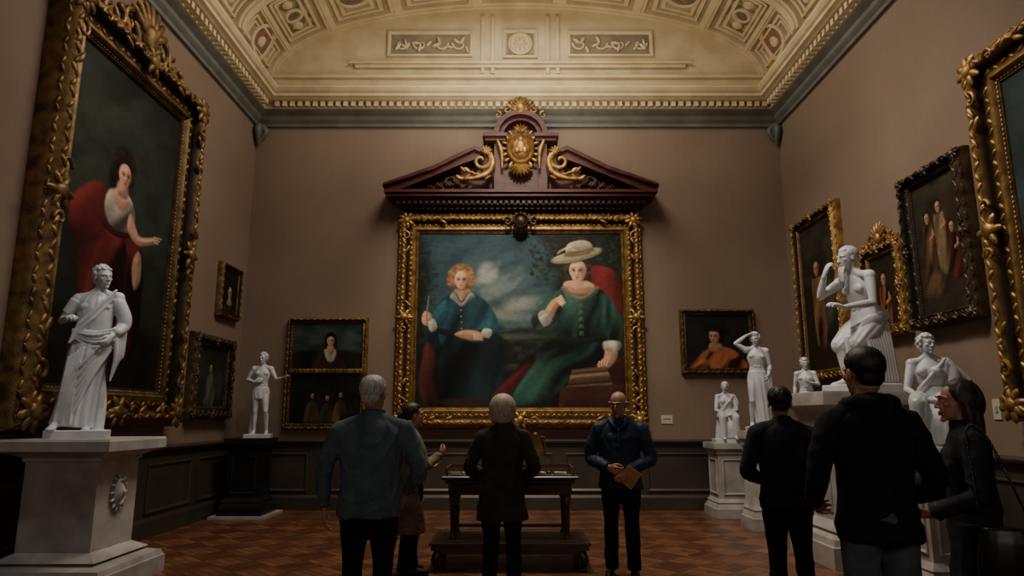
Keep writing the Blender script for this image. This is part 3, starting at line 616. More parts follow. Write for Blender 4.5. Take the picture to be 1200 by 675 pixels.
p.poly([(112,164),(130,186),(148,184),(166,178),(170,184),(150,193),(128,198),(108,184)],'#ba8c73',soft=1.4)
for k in range(3): p.poly([(162,178+3*k),(178-3*k,176+4*k),(178-3*k,178+4*k),(162,181+3*k)],'#b88870',soft=.6,smooth=0)
p.poly([(124,222),(132,206),(140,214),(142,240),(134,254),(127,244)],'#a07660',soft=1.6)
p.ell(92,118,22,23,'#140d0a',soft=.15); p.ell(90,100,16,11,'#1f1410',soft=.2,sh=.5); p.ell(75,133,8,14,'#140d0a',soft=.3)
for i in range(40): a=rr.uniform(pi*.8,2.1*pi); p.ell(92+19*math.cos(a),116+20*math.sin(a),4,3,rr.choice(['#2a1b13','#140c08','#35231a']),soft=.6,a=.7)
p.poly([(84,134),(100,134),(102,150),(84,150)],'#b08069',soft=2); p.face(94,124,14.8,'#c89a7e',look=.6)
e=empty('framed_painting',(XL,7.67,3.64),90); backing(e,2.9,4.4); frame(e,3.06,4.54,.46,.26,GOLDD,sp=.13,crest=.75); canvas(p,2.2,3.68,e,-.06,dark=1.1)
p=portrait(31,'#1c1913','#2a2018',50,45,13,'#120c08',w=90,h=85,collar='#8a8270')
e=empty('framed_painting',(XL,10.83,3.47),90); backing(e,.7,.75); frame(e,.8,.86,.1,.1,GOLDD,sp=.06,rich=0); canvas(p,.62,.68,e,-.04)
p=Paint(0,0,110,100,.9,'#2a2d27',33,.6); p.poly([(36,100),(40,60),(50,44),(62,44),(70,62),(76,100)],'#4a4a42',fold=(.3,10,.6)); p.ell(54,32,8,9,'#2a1c12',soft=.3); p.face(54,35,7,'#8d735c'); p.ell(26,74,16,18,'#2c2a22',soft=.6); p.ell(88,60,14,20,'#3c4038',soft=.7)
e=empty('framed_painting',(XL,10.38,2.08),90); backing(e,1.3,1.15); frame(e,1.4,1.24,.2,.14,BRONZE,sp=.09); canvas(p,1.03,.87,e,-.05)
# right wall
p=Paint(0,0,190,280,1.4,'#253435',41,.6)
for i in range(40): p.ell(rr.uniform(0,190),rr.uniform(0,150),rr.uniform(12,40),rr.uniform(8,22),rr.choice(['#34474a','#293a3c','#46575a']),soft=.9,a=.5)
p.ell(100,220,60,70,'#1c1a14',soft=.5); p.poly([(60,280),(64,150),(90,110),(120,150),(130,280)],'#4a2c1e',fold=(.3,10,.6)); p.face(90,85,16)
e=empty('framed_painting',(XR,5.12,3.26),-90); backing(e,2.6,3.5); frame(e,2.8,3.62,.4,.22,GOLD,sp=.12); canvas(p,2.05,2.88,e,-.06)
p=Paint(0,0,95,150,.7,'#33291e',43,.6)
for i in range(60): p.ell(rr.uniform(0,95),rr.uniform(0,150),rr.uniform(5,16),rr.uniform(4,9),rr.choice(['#3f3424','#2a2118','#4b4030','#33382c','#3a2a1e']),soft=.9,a=.5)
def fig(p,x,y,r,c,lean=0,skin='#a67a58',h_=8):
    p.poly([(x-r*1.6,y+r*1.8),(x-r*.6,y+r*1.2),(x+r*.8,y+r*1.2),(x+r*1.8,y+r*2),(x+r*1.7+lean,y+r*h_),(x-r*1.5+lean,y+r*h_)],c,soft=.8,fold=(.3,14,.8),sh=.7,R=4)
    p.poly([(x+r*1.2,y+r*2),(x+r*2,y+r*3.4),(x+r*.4,y+r*4.2),(x+r*.2,y+r*3.6),(x+r*1.1,y+r*3.2)],skin,soft=.6); p.ell(x,y-r*.3,r*1.05,r*1.15,'#24140d',soft=.2); p.face(x,y,r,skin)
fig(p,26,42,6.5,'#7a5638',-3,h_=10); fig(p,72,62,6,'#5f2219',2,h_=9); fig(p,50,34,6.5,'#64503a',3,h_=11); p.ell(30,120,22,14,'#55402b',soft=.5,fold=(.5,12,.7),sh=.6); p.ell(70,126,14,8,'#3a2c1e',soft=.5)
e=empty('framed_painting',(XR,7.35,3.39),-90); backing(e,1.1,1.7); frame(e,1.16,1.82,.17,.16,BRONZE,sp=.09); canvas(p,.85,1.5,e,-.05)
p=Paint(0,0,110,210,.9,'#2b241b',45,.5)
for i in range(40): p.ell(rr.uniform(0,110),rr.uniform(0,80),rr.uniform(5,20),rr.uniform(4,12),rr.choice(['#3a3224','#262018','#3e4034']),soft=.9,a=.5)
fig(p,46,66,11,'#6b472c',4,h_=10); p.ell(80,120,18,34,'#33382b',soft=.5,fold=(.3,12,.7),sh=.5); p.ell(30,190,36,14,'#2e2116',soft=.5)
e=empty('framed_painting',(XR,10.33,3.34),-90); backing(e,1.4,2.5); frame(e,1.5,2.6,.17,.15,GOLD,sp=.08); canvas(p,1.18,2.28,e,-.05)
p=Paint(0,0,80,100,.8,'#2f241a',47,.5); fig(p,38,34,9,'#6b3a22',3)
e=empty('framed_painting',(XR,8.55,3.08),-90); backing(e,.75,.95); frame(e,.95,1.2,.17,.13,GOLD,sp=.08,crest=.36); canvas(p,.63,.88,e,-.05)
for i,(x,y,z,yw,w,h,nm) in enumerate([(2.58,D,1.45,0,.19,.14,'wall_label'),(XR,6.85,1.57,-90,.11,.2,'light_switch'),(XL,9.55,1.62,90,.14,.14,'wall_label')]):
    e=empty(nm,(x,y,z),yw); b=MB(); b.box(-w/2,w/2,-.012,0,-h/2,h/2); b.obj('plate',PLATE,e,0)
    b=MB(); b.box(-w*.15,w*.15,-.02,-.012,-h*.15,h*.15) if nm=='light_switch' else b.box(-w*.35,w*.35,-.0135,-.012,0,.012); b.obj('detail',BLACKP if nm!='light_switch' else PLINTH,e)
# ------------------------------------------------------------ pedestals
def pedestal(x,y,hw,h,yaw=0,m=PLINTH,base=.12,orn=False,panel=True):
    e=empty('statue_pedestal',(x,y,0),yaw); b=MB(); g=hw+base
    b.sq([(g,0),(g,.12*h),(g-.015,.125*h),(g-.03,.16*h),(hw+base*.35,.185*h),(hw+base*.5,.2*h),(hw+base*.3,.22*h),(hw,.25*h),(hw,.84*h),(hw+.02,.85*h),(hw+.02,.87*h),(hw+base*.4,.9*h),(hw+base*.75,.92*h),(hw+base*.75,.985*h),(hw+base*.7,h)])
    if panel:
        for a in(0,90,180,270):
            b.M=np.array(Matrix.Rotation(math.radians(a),4,'Z')@Matrix.Translation((0,-hw,h*.54))); b.ring(hw*1.5,h*.48,[(0,0),(0,.012),(.012,.018),(.025,.008),(.03,0)])
        b.M=None
    if orn:
        b.M=np.array(Matrix.Rotation(math.radians(90),4,'Z')@Matrix.Translation((0,-hw,0)))
        disc(b,0,h*.62,[(1,0),(1,.03),(.85,.045),(.7,.03),(.4,.06),(.02,.075)],(.09,.13))
        for k in range(14): leaf(b,.085*math.cos(k*pi/7),h*.62+.125*math.sin(k*pi/7),.05,k*pi/7,.5,-.02,.3)
        b.ell((0,-.06,h*.62),(.025,.03,.03)); b.M=None
    b.obj('stone_block',m,e,25); return e
pedestal(-4.02,6.62,.33,1.3,0,PLINTH,.23,True,False)
e=pedestal(-4.08,10.95,.25,1.17,0,BLACKP,.08); b=MB(); b.box(-.42,.42,-.42,.42,0,.035); b.obj('white_plinth_slab',PLINTH,e)
pedestal(3.4,10.98,.26,1.1,0,PLINTH,.08); pedestal(3.47,9.75,.2,1.3,0,PLINTH,.06,False,False); pedestal(3.95,9.25,.18,1.18,0,PLINTH,.04,False,False)
pedestal(3.74,7.68,.41,1.76,0,PLINTH,.14); pedestal(3.75,6.25,.23,1.18,0,PLINTH,.08)
# ------------------------------------------------------------ heads
def headM(c,yaw=0,pitch=0,roll=0,k=1): return Matrix.Translation(c)@Euler((math.radians(pitch),math.radians(roll),math.radians(yaw))).to_matrix().to_4x4()@Matrix.Scale(k,4)
def head(S,female=False):
    w=.94 if female else 1
    S.ell((0,.015,.035),(.075*w,.094,.084),nu=20,nv=14); S.ell((0,-.03,-.02),(.061*w,.06,.083),nu=20,nv=14)
    S.ell((0,-.035,-.066),(.049*w,.05,.04)); S.ell((0,-.078,-.096),(.02,.016,.016)); S.ell((0,.03,-.045),(.055,.06,.06))
    for s in(-1,1):
        S.ell((s*.041*w,-.06,-.012),(.021,.02,.02)); S.ell((s*.031,-.0765,.009),(.0135,.0115,.009)); S.ell((s*.012,-.1,-.027),(.0085,.009,.007))
        S.ell((s*.077*w,.008,-.002),(.009,.02,.031),rot=(.25,0,-s*.35)); S.tube([(s*.012,-.088,.03),(s*.032,-.085,.033),(s*.052*w,-.066,.024)],[.0085,.0095,.007],n=8)
    S.tube([(0,-.083,.028),(0,-.093,.01),(0,-.106,-.014),(0,-.11,-.025)],[(.008,.008),(.0075,.009),(.0095,.01),(.011,.009)],side=(1,0,0),n=10)
    S.tube([(-.024,-.08,-.056),(-.01,-.091,-.053),(0,-.091,-.055),(.01,-.091,-.053),(.024,-.08,-.056)],[.003,.0065,.006,.0065,.003],n=8)
    S.tube([(-.021,-.079,-.061),(0,-.089,-.067),(.021,-.079,-.061)],[.003,.0085,.003],n=8)
def strands(S,c,r,n,th1f,rad=.006,wav=.15,seed=0,cut=None):
    rn=random.Random(seed)
    for i in range(n):
        az=rn.uniform(0,2*pi); t1=th1f(az)*rn.uniform(.85,1.05); t0=rn.uniform(.05,.5); pts=[]
        for k in range(6):
            u=k/5; th=t0+(t1-t0)*u; a=az+wav*math.sin(u*5+i)
            pts.append((c[0]+r[0]*math.sin(th)*math.cos(a),c[1]+r[1]*math.sin(th)*math.sin(a),c[2]+r[2]*math.cos(th)))
        S.tube(pts,[rad*.7,rad,rad,rad,rad*.9,rad*.5],n=6,sub=2)
def th_short(a):
    f=-math.sin(a)
    return 2.15 if f<-.2 else (1.75-.2*f if f<.35 else 1.05)
def hair(S,style,seed=0):
    if style=='short':
        S.ell((0,.028,.046),(.08,.09,.082),nu=20,nv=14); S.ell((0,.058,-.01),(.068,.055,.06)); strands(S,(0,.022,.042),(.084,.1,.09),120,th_short,.007,.15,seed)
    elif style=='bob':
        S.ell((0,.03,.048),(.09,.098,.088),nu=20,nv=14); S.ell((0,.065,-.035),(.096,.065,.08))
        for s in(-1,1): S.ell((s*.08,.015,-.03),(.034,.056,.08))
        strands(S,(0,.027,.02),(.112,.118,.125),220,lambda a:2.4 if math.sin(a)>-.35 else 1.0,.0085,.35,seed)
    elif style=='long':
        S.ell((0,.03,.046),(.086,.094,.085),nu=20,nv=14); S.tube([(0,.055,.03),(0,.07,-.07),(0,.075,-.18),(0,.07,-.28)],[(.08,.05),(.088,.05),(.09,.045),(.07,.03)],side=(1,0,0),n=18)
        for s in(-1,1): S.tube([(s*.07,.015,.05),(s*.082,.025,-.03),(s*.085,.035,-.12),(s*.075,.05,-.24)],[.022,.026,.028,.016])
        strands(S,(0,.03,.0),(.093,.105,.135),120,lambda a:2.3 if math.sin(a)>-.15 else .85,.008,.3,seed)
    elif style=='bun':
        S.ell((0,.028,.046),(.081,.092,.083),nu=20,nv=14); S.ell((0,.06,-.01),(.068,.05,.06)); strands(S,(0,.022,.04),(.084,.1,.09),120,th_short,.006,.1,seed)
        S.tube([(0,.1,.03),(0,.14,.0),(0,.13,-.08),(0,.11,-.15)],[.035,.035,.03,.015])
    elif style=='fringe':
        for s in(-1,1): S.tube([(s*.073,-.012,.02),(s*.077,.03,.01),(s*.066,.075,-.01),(0,.1,-.02)],[(.008,.022),(.01,.03),(.01,.032),(.01,.032)],side=(0,1,0) ,n=10)
    elif style=='curls':
        rn=random.Random(seed); S.ell((0,.03,.05),(.082,.09,.08),nu=16,nv=10); S.ell((0,.06,-.02),(.068,.05,.06))
        for i in range(110):
            az=rn.uniform(0,2*pi); th=rn.uniform(0,th_short(az)); S.ell((.086*math.sin(th)*math.cos(az),.022+.1*math.sin(th)*math.sin(az),.04+.092*math.cos(th)),rn.uniform(.012,.019),nu=8,nv=6)
BROW=mat('eyebrow','#3a2a20',.7)
def eyes(M,e,glasses=False):
    b=MB(); b.M=np.array(M)
    for s in(-1,1): b.ell((s*.031,-.0795,.009),(.0125,.011,.0075))
    b.cur=1
    for s in(-1,1): b.ell((s*.031,-.0885,.0085),(.0055,.003,.006))
    b.cur=2
    for s in(-1,1): b.tube([(s*.014,-.097,.032),(s*.033,-.0955,.037),(s*.053,-.074,.03)],[.003,.004,.002],n=6)
    b.cur=3; b.tube([(-.024,-.083,-.0575),(0,-.099,-.057),(.024,-.083,-.0575)],[.002,.0045,.002],n=6); b.tube([(-.02,-.082,-.062),(0,-.097,-.067),(.02,-.082,-.062)],[.002,.006,.002],n=6)
    if glasses:
        b.cur=1
        for s in(-1,1):
            pts=[(s*.033+.022*math.cos(a),-.104+.006*abs(math.cos(a)),.006+.016*math.sin(a)) for a in np.linspace(0,2*pi,13)]
            b.tube(pts,[.0016]*13,side=(0,1,0),n=6,sub=1); b.tube([(s*.055,-.1,.01),(s*.079,-.04,.012),(s*.082,.01,.01)],[.0016]*3,n=6)
        b.tube([(-.011,-.106,.01),(.011,-.106,.01)],[.0016]*2,n=6)
    b.obj('face_details',[WHITE,IRIS,BROW,LIP],e)
# ------------------------------------------------------------ people
def person(name,x,y,yaw,H,jm,tm,hm,style,w=1,arms=None,hy=0,hp=0,hr=0,hem=.8,hood=False,female=False,seed=1,shoe=BLACKP,belly=0,front=None,glasses=False,rib=False,collar=None):
    e=empty(name,(x,y,0),yaw,H/1.75); arms=arms or {}
    T=MB()
    for s in(-1,1):
        T.tube([(s*.088,.005,.92),(s*.096,-.008,.72),(s*.1,-.008,.48),(s*.106,.012,.28),(s*.11,.015,.07)],[(.1*w,.11),(.086*w,.094),(.071,.076),(.067,.073),(.064,.075)],side=(1,0,0),cap=.1,n=18)
        for k in range(3): T.tube([(s*.11-.05,-.03,.11+.05*k),(s*.11,-.06,.1+.04*k),(s*.11+.05,-.02,.12+.05*k)],[.008,.012,.008],n=8)
    T.ell((0,.012,.93),(.165*w,.13,.12)); T.bake('trousers',tm,e,.011,3,cloth(.009,6,seed),.02)
    Sh=MB()
    for s in(-1,1):
        Sh.tube([(s*.11,.075,.045),(s*.112,.0,.05),(s*.12,-.1,.04),(s*.125,-.165,.03)],[(.035,.04),(.04,.05),(.046,.036),(.032,.026)],side=(1,0,0)); Sh.ell((s*.11,.05,.08),(.042,.05,.05))
    Sh.bake('shoes',shoe,e,.009,3,None,0.0)
    J=MB(); sec=[]
    if hem<.7: sec=[(hem,.225*w,.17),((hem+.8)/2,.215*w,.155)]
    elif hem<.79: sec=[(hem,.2*w,.145)]
    wf=.93 if female else 1
    sec+=[(.82,.196*w,.142+belly*.5),(.95,.188*w,.136+belly),(1.08,.178*w*wf,.13+belly),(1.22,.19*w*wf,.128+belly*.3),(1.33,.198*w*wf,.122),(1.41,.165*w*wf,.105),(1.46,.1,.08),(1.49,.068,.068)]
    J.tube([(0,.012 if z<1.3 else .02,z) for z,a,b_ in sec],[(a,b_) for z,a,b_ in sec],side=(1,0,0),n=28,cap=.08,fold=(5,.012,seed,2))
    if rib: J.tube([(0,.012,hem+.0),(0,.012,hem+.055)],[(.196*w,.146),(.2*w,.15)],side=(1,0,0),n=60,cap=.05,fold=(28,.01,0,0))
    shx=.182*w*wf
    J.tube([(-shx,.012,1.392),(-shx*.55,.014,1.43),(0,.02,1.455),(shx*.55,.014,1.43),(shx,.012,1.392)],[.058,.06,.062,.06,.058])
    J.ell((0,.0,1.3),(.17*w,.13,.1))
    if female: J.ell((0,-.07,1.25),(.13,.075,.07))
    J.tube([(0,.022,1.44),(0,.012,1.515)],[(.085,.083),(.075,.075)],side=(1,0,0),cap=.15)
    if hood:
        J.tube([(-.1,-.06,1.46),(-.105,.05,1.48),(0,.115,1.47),(.105,.05,1.48),(.1,-.06,1.46)],[.03,.042,.05,.042,.03]); J.ell((0,.12,1.4),(.1,.055,.1))
    if front=='jacket':
        for s in(-1,1): J.tube([(s*.01,-.1,1.385),(s*.045,-.092,1.42),(s*.075,-.04,1.47),(s*.07,.04,1.5)],[.018,.028,.026,.02]); J.tube([(s*.06,-.145,1.0),(s*.12,-.135,.93)],[.008,.008],n=8)
        J.tube([(0,-.13,1.38),(0,-.142,1.2),(0,-.152,1.05),(0,-.15,.84)],[(.016,.006)]*4,side=(1,0,0))
    Hn=MB()
    for s,kk in((-1,'R'),(1,'L')):
        el,wr,hd,pn,cu=arms.get(kk,((s*.272*w,.03,1.11),(s*.27*w,-.05,.875),(0,-.15,-1),(-s,-.25,0),.35))
        sh=np.array((s*shx*1.03,.012,1.385)); el=np.array(el); wr=np.array(wr)
        m1=sh*.5+el*.5+np.array((s*.008,.0,0)); m2=el*.5+wr*.5
        J.tube([sh,m1,el,m2,wr],[.072,.064,.057,.054,.046],n=16,cap=1,cap1=.15)
        J.tube([wr-(wr-el)*.08,wr],[.05,.05],n=14,cap=.1)
        Hn.hand(tuple(wr+(wr-el)/np.linalg.norm(wr-el)*.015),hd,pn,s,cu,.95 if female else 1.05)
    J.bake('coat' if hem<.7 else 'jacket',jm,e,.0095,3,cloth(.013,5,seed+5))
    Hn.bake('hands',SKIN,e,.0042,1)
    Nk=MB(); Nk.tube([(0,.02,1.42),(0,.008,1.5),(0,.0,1.57)],[.06,.054,.054]); 
    M=headM((0,-.012,1.628),hy,hp,hr,1.07)
    Nk.push(M); head(Nk,female); Nk.bake('head',SKIN,e,.0045,2)
    eyes(M,e,glasses)
    if collar:
        c=MB(); c.tube([(-.055,-.06,1.475),(-.068,.02,1.52),(0,.075,1.53),(.068,.02,1.52),(.055,-.06,1.475)],[(.006,.018)]*5,side=(0,0,1)); c.bake('shirt_collar',collar,e,.005,1)
    Hr=MB(); Hr.M=np.array(M); hair(Hr,style,seed); Hr.bake('hair',hm,e,.0055 if style!='fringe' else .004,1)
    return e
def clothm(n,c,c2=None,r=.85): return mat(n,c,r,0,c2=c2,ns=10,bs=160,bst=.25,bd=.003,spec=.25)
TEAL=clothm('blue_grey_wool','#54646b','#445258'); BLK=clothm('black_cloth','#1a1b20','#121317'); BLK2=clothm('charcoal_cloth','#292a31','#1d1e23'); HOOD=clothm('black_fleece','#1b1c22','#131418')
NAVY=clothm('navy_jacket','#27384e','#1d2b3d',.6); BEIGE=clothm('taupe_coat','#7d7062','#63584c'); BROWNB=clothm('dark_brown_coat','#3d3633','#2d2825'); JEAN=clothm('grey_denim','#56616b','#414a53'); SHIRT=clothm('shirt_cotton','#6f7a80','#5c666b')
def hairm(n,c,c2): return mat(n,c,.5,0,c2=c2,ns=30,bs=90,bst=.5,bd=.004,stretch=(3,3,.6))
HG=hairm('grey_hair','#c2c0bc','#8a8885'); HB=hairm('dark_hair','#1f1714','#100c0a'); HBL=hairm('ash_blond_hair','#c4b9a8','#8f8372'); HBR=hairm('brown_hair','#35211a','#1b110b')
fwd={'R':((-.3,.0,1.1),(-.13,-.22,1.02),(.6,-.7,-.1),(.2,.2,1),.7),'L':((.3,.0,1.1),(.13,-.22,1.02),(-.6,-.7,-.1),(-.2,.2,1),.7)}
person('museum_visitor',-1.0,5.0,188,1.775,TEAL,BLK,HG,'short',1.16,arms={'R':((-.33,.02,1.1),(-.25,-.16,.95),(.2,-.6,-.8),(1,0,0),.5)},hy=-18,seed=3,belly=.02,rib=True,collar=SHIRT,glasses=True)
person('museum_visitor',-1.0,7.0,112,1.62,BEIGE,BLK,HBR,'bun',.95,arms={'R':((-.25,-.08,1.12),(-.14,-.27,1.2),(.2,-.5,.6),(.5,.6,0),.8),'L':((.25,-.02,1.1),(.1,-.24,1.08),(-.5,-.6,.2),(-.3,.3,1),.8)},hem=.42,female=True,seed=5)
person('museum_visitor',-.085,6.15,180,1.665,BROWNB,BLK,HBL,'bob',1.08,arms=fwd,hem=.66,female=True,seed=7,hy=5)
GX,GY=1.06,6.9
person('tour_guide',GX,GY,-12,1.735,NAVY,BLK,HG,'fringe',1.1,arms={'R':((-.3,.0,1.1),(-.1,-.2,1.03),(.75,-.35,-.25),(.1,.9,.2),.9),'L':((.3,.0,1.1),(.09,-.2,1.0),(-.6,-.5,-.6),(-.2,.9,0),.7)},hy=-14,hp=12,seed=9,belly=.015,front='jacket',glasses=True,collar=SHIRT)
person('museum_visitor',2.13,5.5,178,1.72,BLK2,BLK,HB,'short',1.1,arms=fwd,hy=-12,seed=11)
person('museum_visitor',1.92,3.75,182,1.855,HOOD,JEAN,HB,'short',1.05,arms={'R':((-.3,.02,1.1),(-.22,-.2,.98),(.5,-.7,-.3),(1,.2,0),.6),'L':((.3,.02,1.1),(.22,-.2,.98),(-.5,-.7,-.3),(-1,.2,0),.6)},hood=True,seed=13,hem=.84,hy=6,rib=True)
person('museum_visitor',2.68,4.15,-112,1.70,BLK2,BLK,HBR,'long',.92,arms={'R':((-.26,-.02,1.1),(-.16,-.27,1.05),(.3,-1,-.1),(.4,.4,1),.5),'L':((.26,.0,1.1),(.18,-.22,.98),(-.2,-1,-.1),(-.4,.4,1),.5)},hem=.35,female=True,seed=15,hy=5)
# leaflet
e=empty('paper_leaflet',(GX+.07,GY-.26,.97),-12); b=MB(); b.M=np.array(Euler((.35,.6,0)).to_matrix().to_4x4())
b.box(-.075,.075,-.002,.002,-.14,.05); b.box(-.07,.078,.004,.006,-.135,.048); b.obj('folded_paper',PAPER,e,0)
# bag
k=1.70/1.75; e=empty('shoulder_bag',(2.68,4.15,.62*k),-112,k); b=MB(); b.M=np.array(Matrix.Translation((0,0,-.62)))
b.tube([(.3,.1,.62),(.31,.1,.72),(.31,.1,.86),(.31,.1,.93)],[(.07,.16),(.08,.17),(.07,.15),(.05,.13)],side=(1,0,0),cap=.4)
b.tube([(.31,-.03,.92),(.3,-.03,1.15),(.2,-.02,1.46),(.2,.06,1.46),(.3,.14,1.2),(.31,.22,.92)],[(.006,.012)]*6,side=(1,0,0)); b.bake('leather_bag',mat('black_leather','#1d1c1a',.35),e,.009,2)
# ------------------------------------------------------------ statues
def A(*a): return np.array(a,float)
def standJ():
    return dict(hipR=A(-.09,0,.92),hipL=A(.09,0,.92),chest=A(0,0,1.27),neck=A(0,.01,1.47),shR=A(-.18,0,1.40),shL=A(.18,0,1.40),
      elR=A(-.24,.03,1.12),elL=A(.24,.03,1.12),wrR=A(-.25,-.05,.87),wrL=A(.25,-.05,.87),knR=A(-.1,-.03,.49),knL=A(.1,-.03,.49),anR=A(-.1,.02,.08),anL=A(.1,.02,.08),
      hdR=((0,0,-1),(1,0,0),.4),hdL=((0,0,-1),(-1,0,0),.4),ftR=A(-.1,-1,0),ftL=A(.1,-1,0),head=(0,0,0))
def sitJ():
    J=standJ()
    for k in('hipR','hipL','chest','neck','shR','shL','elR','elL','wrR','wrL'): J[k]=J[k]+A(0,.12,-.43)
    J.update(knR=A(-.14,-.3,.5),knL=A(.13,-.32,.52),anR=A(-.13,-.26,.08),anL=A(.12,-.34,.08)); return J
def nrm(v): return v/(np.linalg.norm(v)+1e-9)
def nude(S,J,hairst='curls',fem=False,seed=0,hk=1.0):
    pel=(J['hipR']+J['hipL'])/2; ch=J['chest']; nk=J['neck']; sv=nrm(J['shL']-J['shR']); hv=nrm(J['hipL']-J['hipR']); up=ch-pel; U=nrm(up); U2=nrm(nk-ch)
    bk=nrm(np.cross(U,sv)); fr=-bk; bh=nrm(np.cross(U,hv)); wv=sv+hv
    if np.linalg.norm(np.cross(U,wv))<.1: wv=sv
    S.tube([pel-U*.07,pel+U*.03,pel+up*.3,pel+up*.55,pel+up*.8,ch+U*.02,ch*.4+nk*.6,nk],[(.14,.105),(.162,.118),(.148,.105),(.132,.098),(.152,.112),(.166,.118),(.125,.085),(.056,.056)],side=wv,n=24)
    for s in(-1,1):
        S.ell(ch+fr*.085+sv*s*.072+U*.03,(.07,.035,.05) if not fem else (.062,.06,.06)); 
        sh=J['shL' if s>0 else 'shR']; S.ell(sh,(.062,.062,.066)); S.tube([sh+U2*.015,sh*.45+nk*.55+U2*.0,nk+U2*.03],[.05,.045,.045])
    for k in range(3):
        for s in(-1,1): S.ell(pel+up*(.35+.2*k)+fr*.092+sv*s*.03,(.027,.014,.028))
    S.tube([ch+U2*.1,nk+fr*.005,nk+U2*.09+fr*.01],[.07,.054,.05])
    for s,k in((-1,'R'),(1,'L')):
        h,kn,an=J['hip'+k],J['kn'+k],J['an'+k]; S.ell(h+bh*.055-U*.02,(.08,.08,.085))
        S.tube([h,h*.6+kn*.4+fr*.01,kn*.85+h*.15,kn],[.092,.084,.062,.054],n=16); sd=nrm(an-kn); b2=bh-sd*np.dot(bh,sd); b2=nrm(b2) if np.linalg.norm(b2)>.2 else nrm(np.cross(sd,hv))
        S.tube([kn,kn*.68+an*.32+b2*.018,kn*.3+an*.7,an],[.05,.056,.042,.033],n=14)
        f=nrm(J['ft'+k]); S.tube([an-f*.05+A(0,0,-.035),an+A(0,0,-.02),an+f*.08+A(0,0,-.045),an+f*.17+A(0,0,-.06)],[(.028,.03),(.034,.042),(.04,.027),(.034,.015)],side=np.cross(f,A(0,0,1)))
        sh,el,wr=J['sh'+k],J['el'+k],J['wr'+k]
        S.tube([sh,sh*.55+el*.45,el],[.056,.05,.038],n=14); S.tube([el,el*.65+wr*.35,wr],[.038,.041,.026],n=14)
        d,pn,cu=J['hd'+k]; S.hand(tuple(wr+nrm(wr-el)*.01),d,pn,s,cu,1.1)
    yw,pt,rl=J['head']; o=S.push(headM(tuple(nk+U2*.155*hk+fr*.02),yw,pt,rl,1.04*hk)); head(S,fem); hair(S,hairst,seed); S.M=o
def fold_lines(S,a,b_,n,spread,rad=.018,sag=.03,seed=0):
    rn=random.Random(seed); a=np.array(a,float); b_=np.array(b_,float); sp=np.array(spread,float)
    for i in range(n):
        t=(i/(n-1)-.5) if n>1 else 0; m=(a+b_)/2+sp*t*1.2+A(0,-sag*.6,-sag)+A(*[rn.uniform(-.012,.012) for _ in range(3)])
        S.tube([a+sp*t*.6,m,b_+sp*t],[rad*.8,rad*rn.uniform(.8,1.3),rad*.8],n=8)
def statue(name,loc,yaw,sc,J,dress=None,plinth=(.3,.22),hairst='curls',fem=False,seed=0,vox=.0075,hk=1.0):
    e=empty(name,loc,yaw,sc); S=MB(); o=S.push(Matrix.Translation((0,0,.07))); nude(S,J,hairst,fem,seed,hk)
    if dress: dress(S)
    S.M=o
    S.box(-plinth[0],plinth[0],-plinth[1]-.04,plinth[1],0.0,.08)
    S.bake('marble_figure',MARBLE,e,vox,1,None,0.0); return e
# A toga statue
J=standJ(); J.update(chest=A(.03,0,1.26),neck=A(.05,-.01,1.46),hipR=A(-.06,0,.93),hipL=A(.12,0,.9),shR=A(-.14,0,1.37),shL=A(.23,.0,1.41),elR=A(-.27,.02,1.13),wrR=A(-.19,-.22,1.14),hdR=((.35,-.8,.1),(.3,.2,-.9),.9),elL=A(.3,.03,1.13),wrL=A(.22,-.14,.98),hdL=((-.3,-.6,-.7),(-.7,.4,.2),.7),head=(38,4,-6),
   knR=A(-.13,-.1,.48),anR=A(-.2,-.12,.08),knL=A(.09,-.0,.49),anL=A(.06,.02,.08))
def dA(S):
    S.tube([(.04,0,1.1),(.03,0,.95),(.0,-.01,.72),(-.03,-.02,.42),(-.06,-.02,.14),(-.07,-.02,.05)],[(.145,.115),(.178,.14),(.185,.15),(.175,.145),(.18,.15),(.19,.155)],side=(1,0,0),n=72,cap=.1,fold=(12,.06,.5,2.6))
    S.tube([(.03,0,1.0),(.03,0,1.2),(.035,.0,1.34),(.05,.0,1.44)],[(.165,.13),(.168,.135),(.165,.115),(.085,.08)],side=(1,0,0),n=48,cap=.3,fold=(15,.025,.2,3))
    fold_lines(S,(.19,-.08,1.42),(-.13,-.12,1.0),8,(.06,0,.2),.018,.03,1)
    fold_lines(S,(-.14,-.11,1.0),(.24,-.12,1.0),5,(0,0,.12),.018,.06,2)
    for i in range(6): S.tube([(.22,-.1,.98-.03*i),(.08,-.17,.8-.05*i),(-.06,-.17,.62-.09*i),(-.16,-.14,.5-.09*i)],[.012,.019,.017,.01],n=8)
    for i in range(6): S.tube([(-.02-.025*i,-.15,.85-.02*i),(-.06-.02*i,-.17,.5),(-.06-.028*i,-.17+.01*i,.07)],[.01,.016,.02],n=8)
    for i in range(7): S.tube([(.24+.012*i,-.1+.03*i,1.06),(.27+.006*i,-.1+.035*i,.8),(.24+.008*i,-.08+.03*i,.52+.04*i)],[.028,.024,.012],n=8)
    S.tube([(.23,0,1.36),(.3,.01,1.2),(.3,.0,1.1),(.26,-.09,1.03)],[.075,.075,.07,.055])
    S.tube([(-.15,0,1.35),(-.22,.01,1.22)],[.07,.06],cap=.3)
    S.tube([(.14,.12,.02),(.15,.12,.3),(.12,.1,.6)],[.07,.06,.05])
statue('marble_statue',(-4.1,6.6,1.3),24,.915,J,dA,(.27,.2),'curls',seed=1)
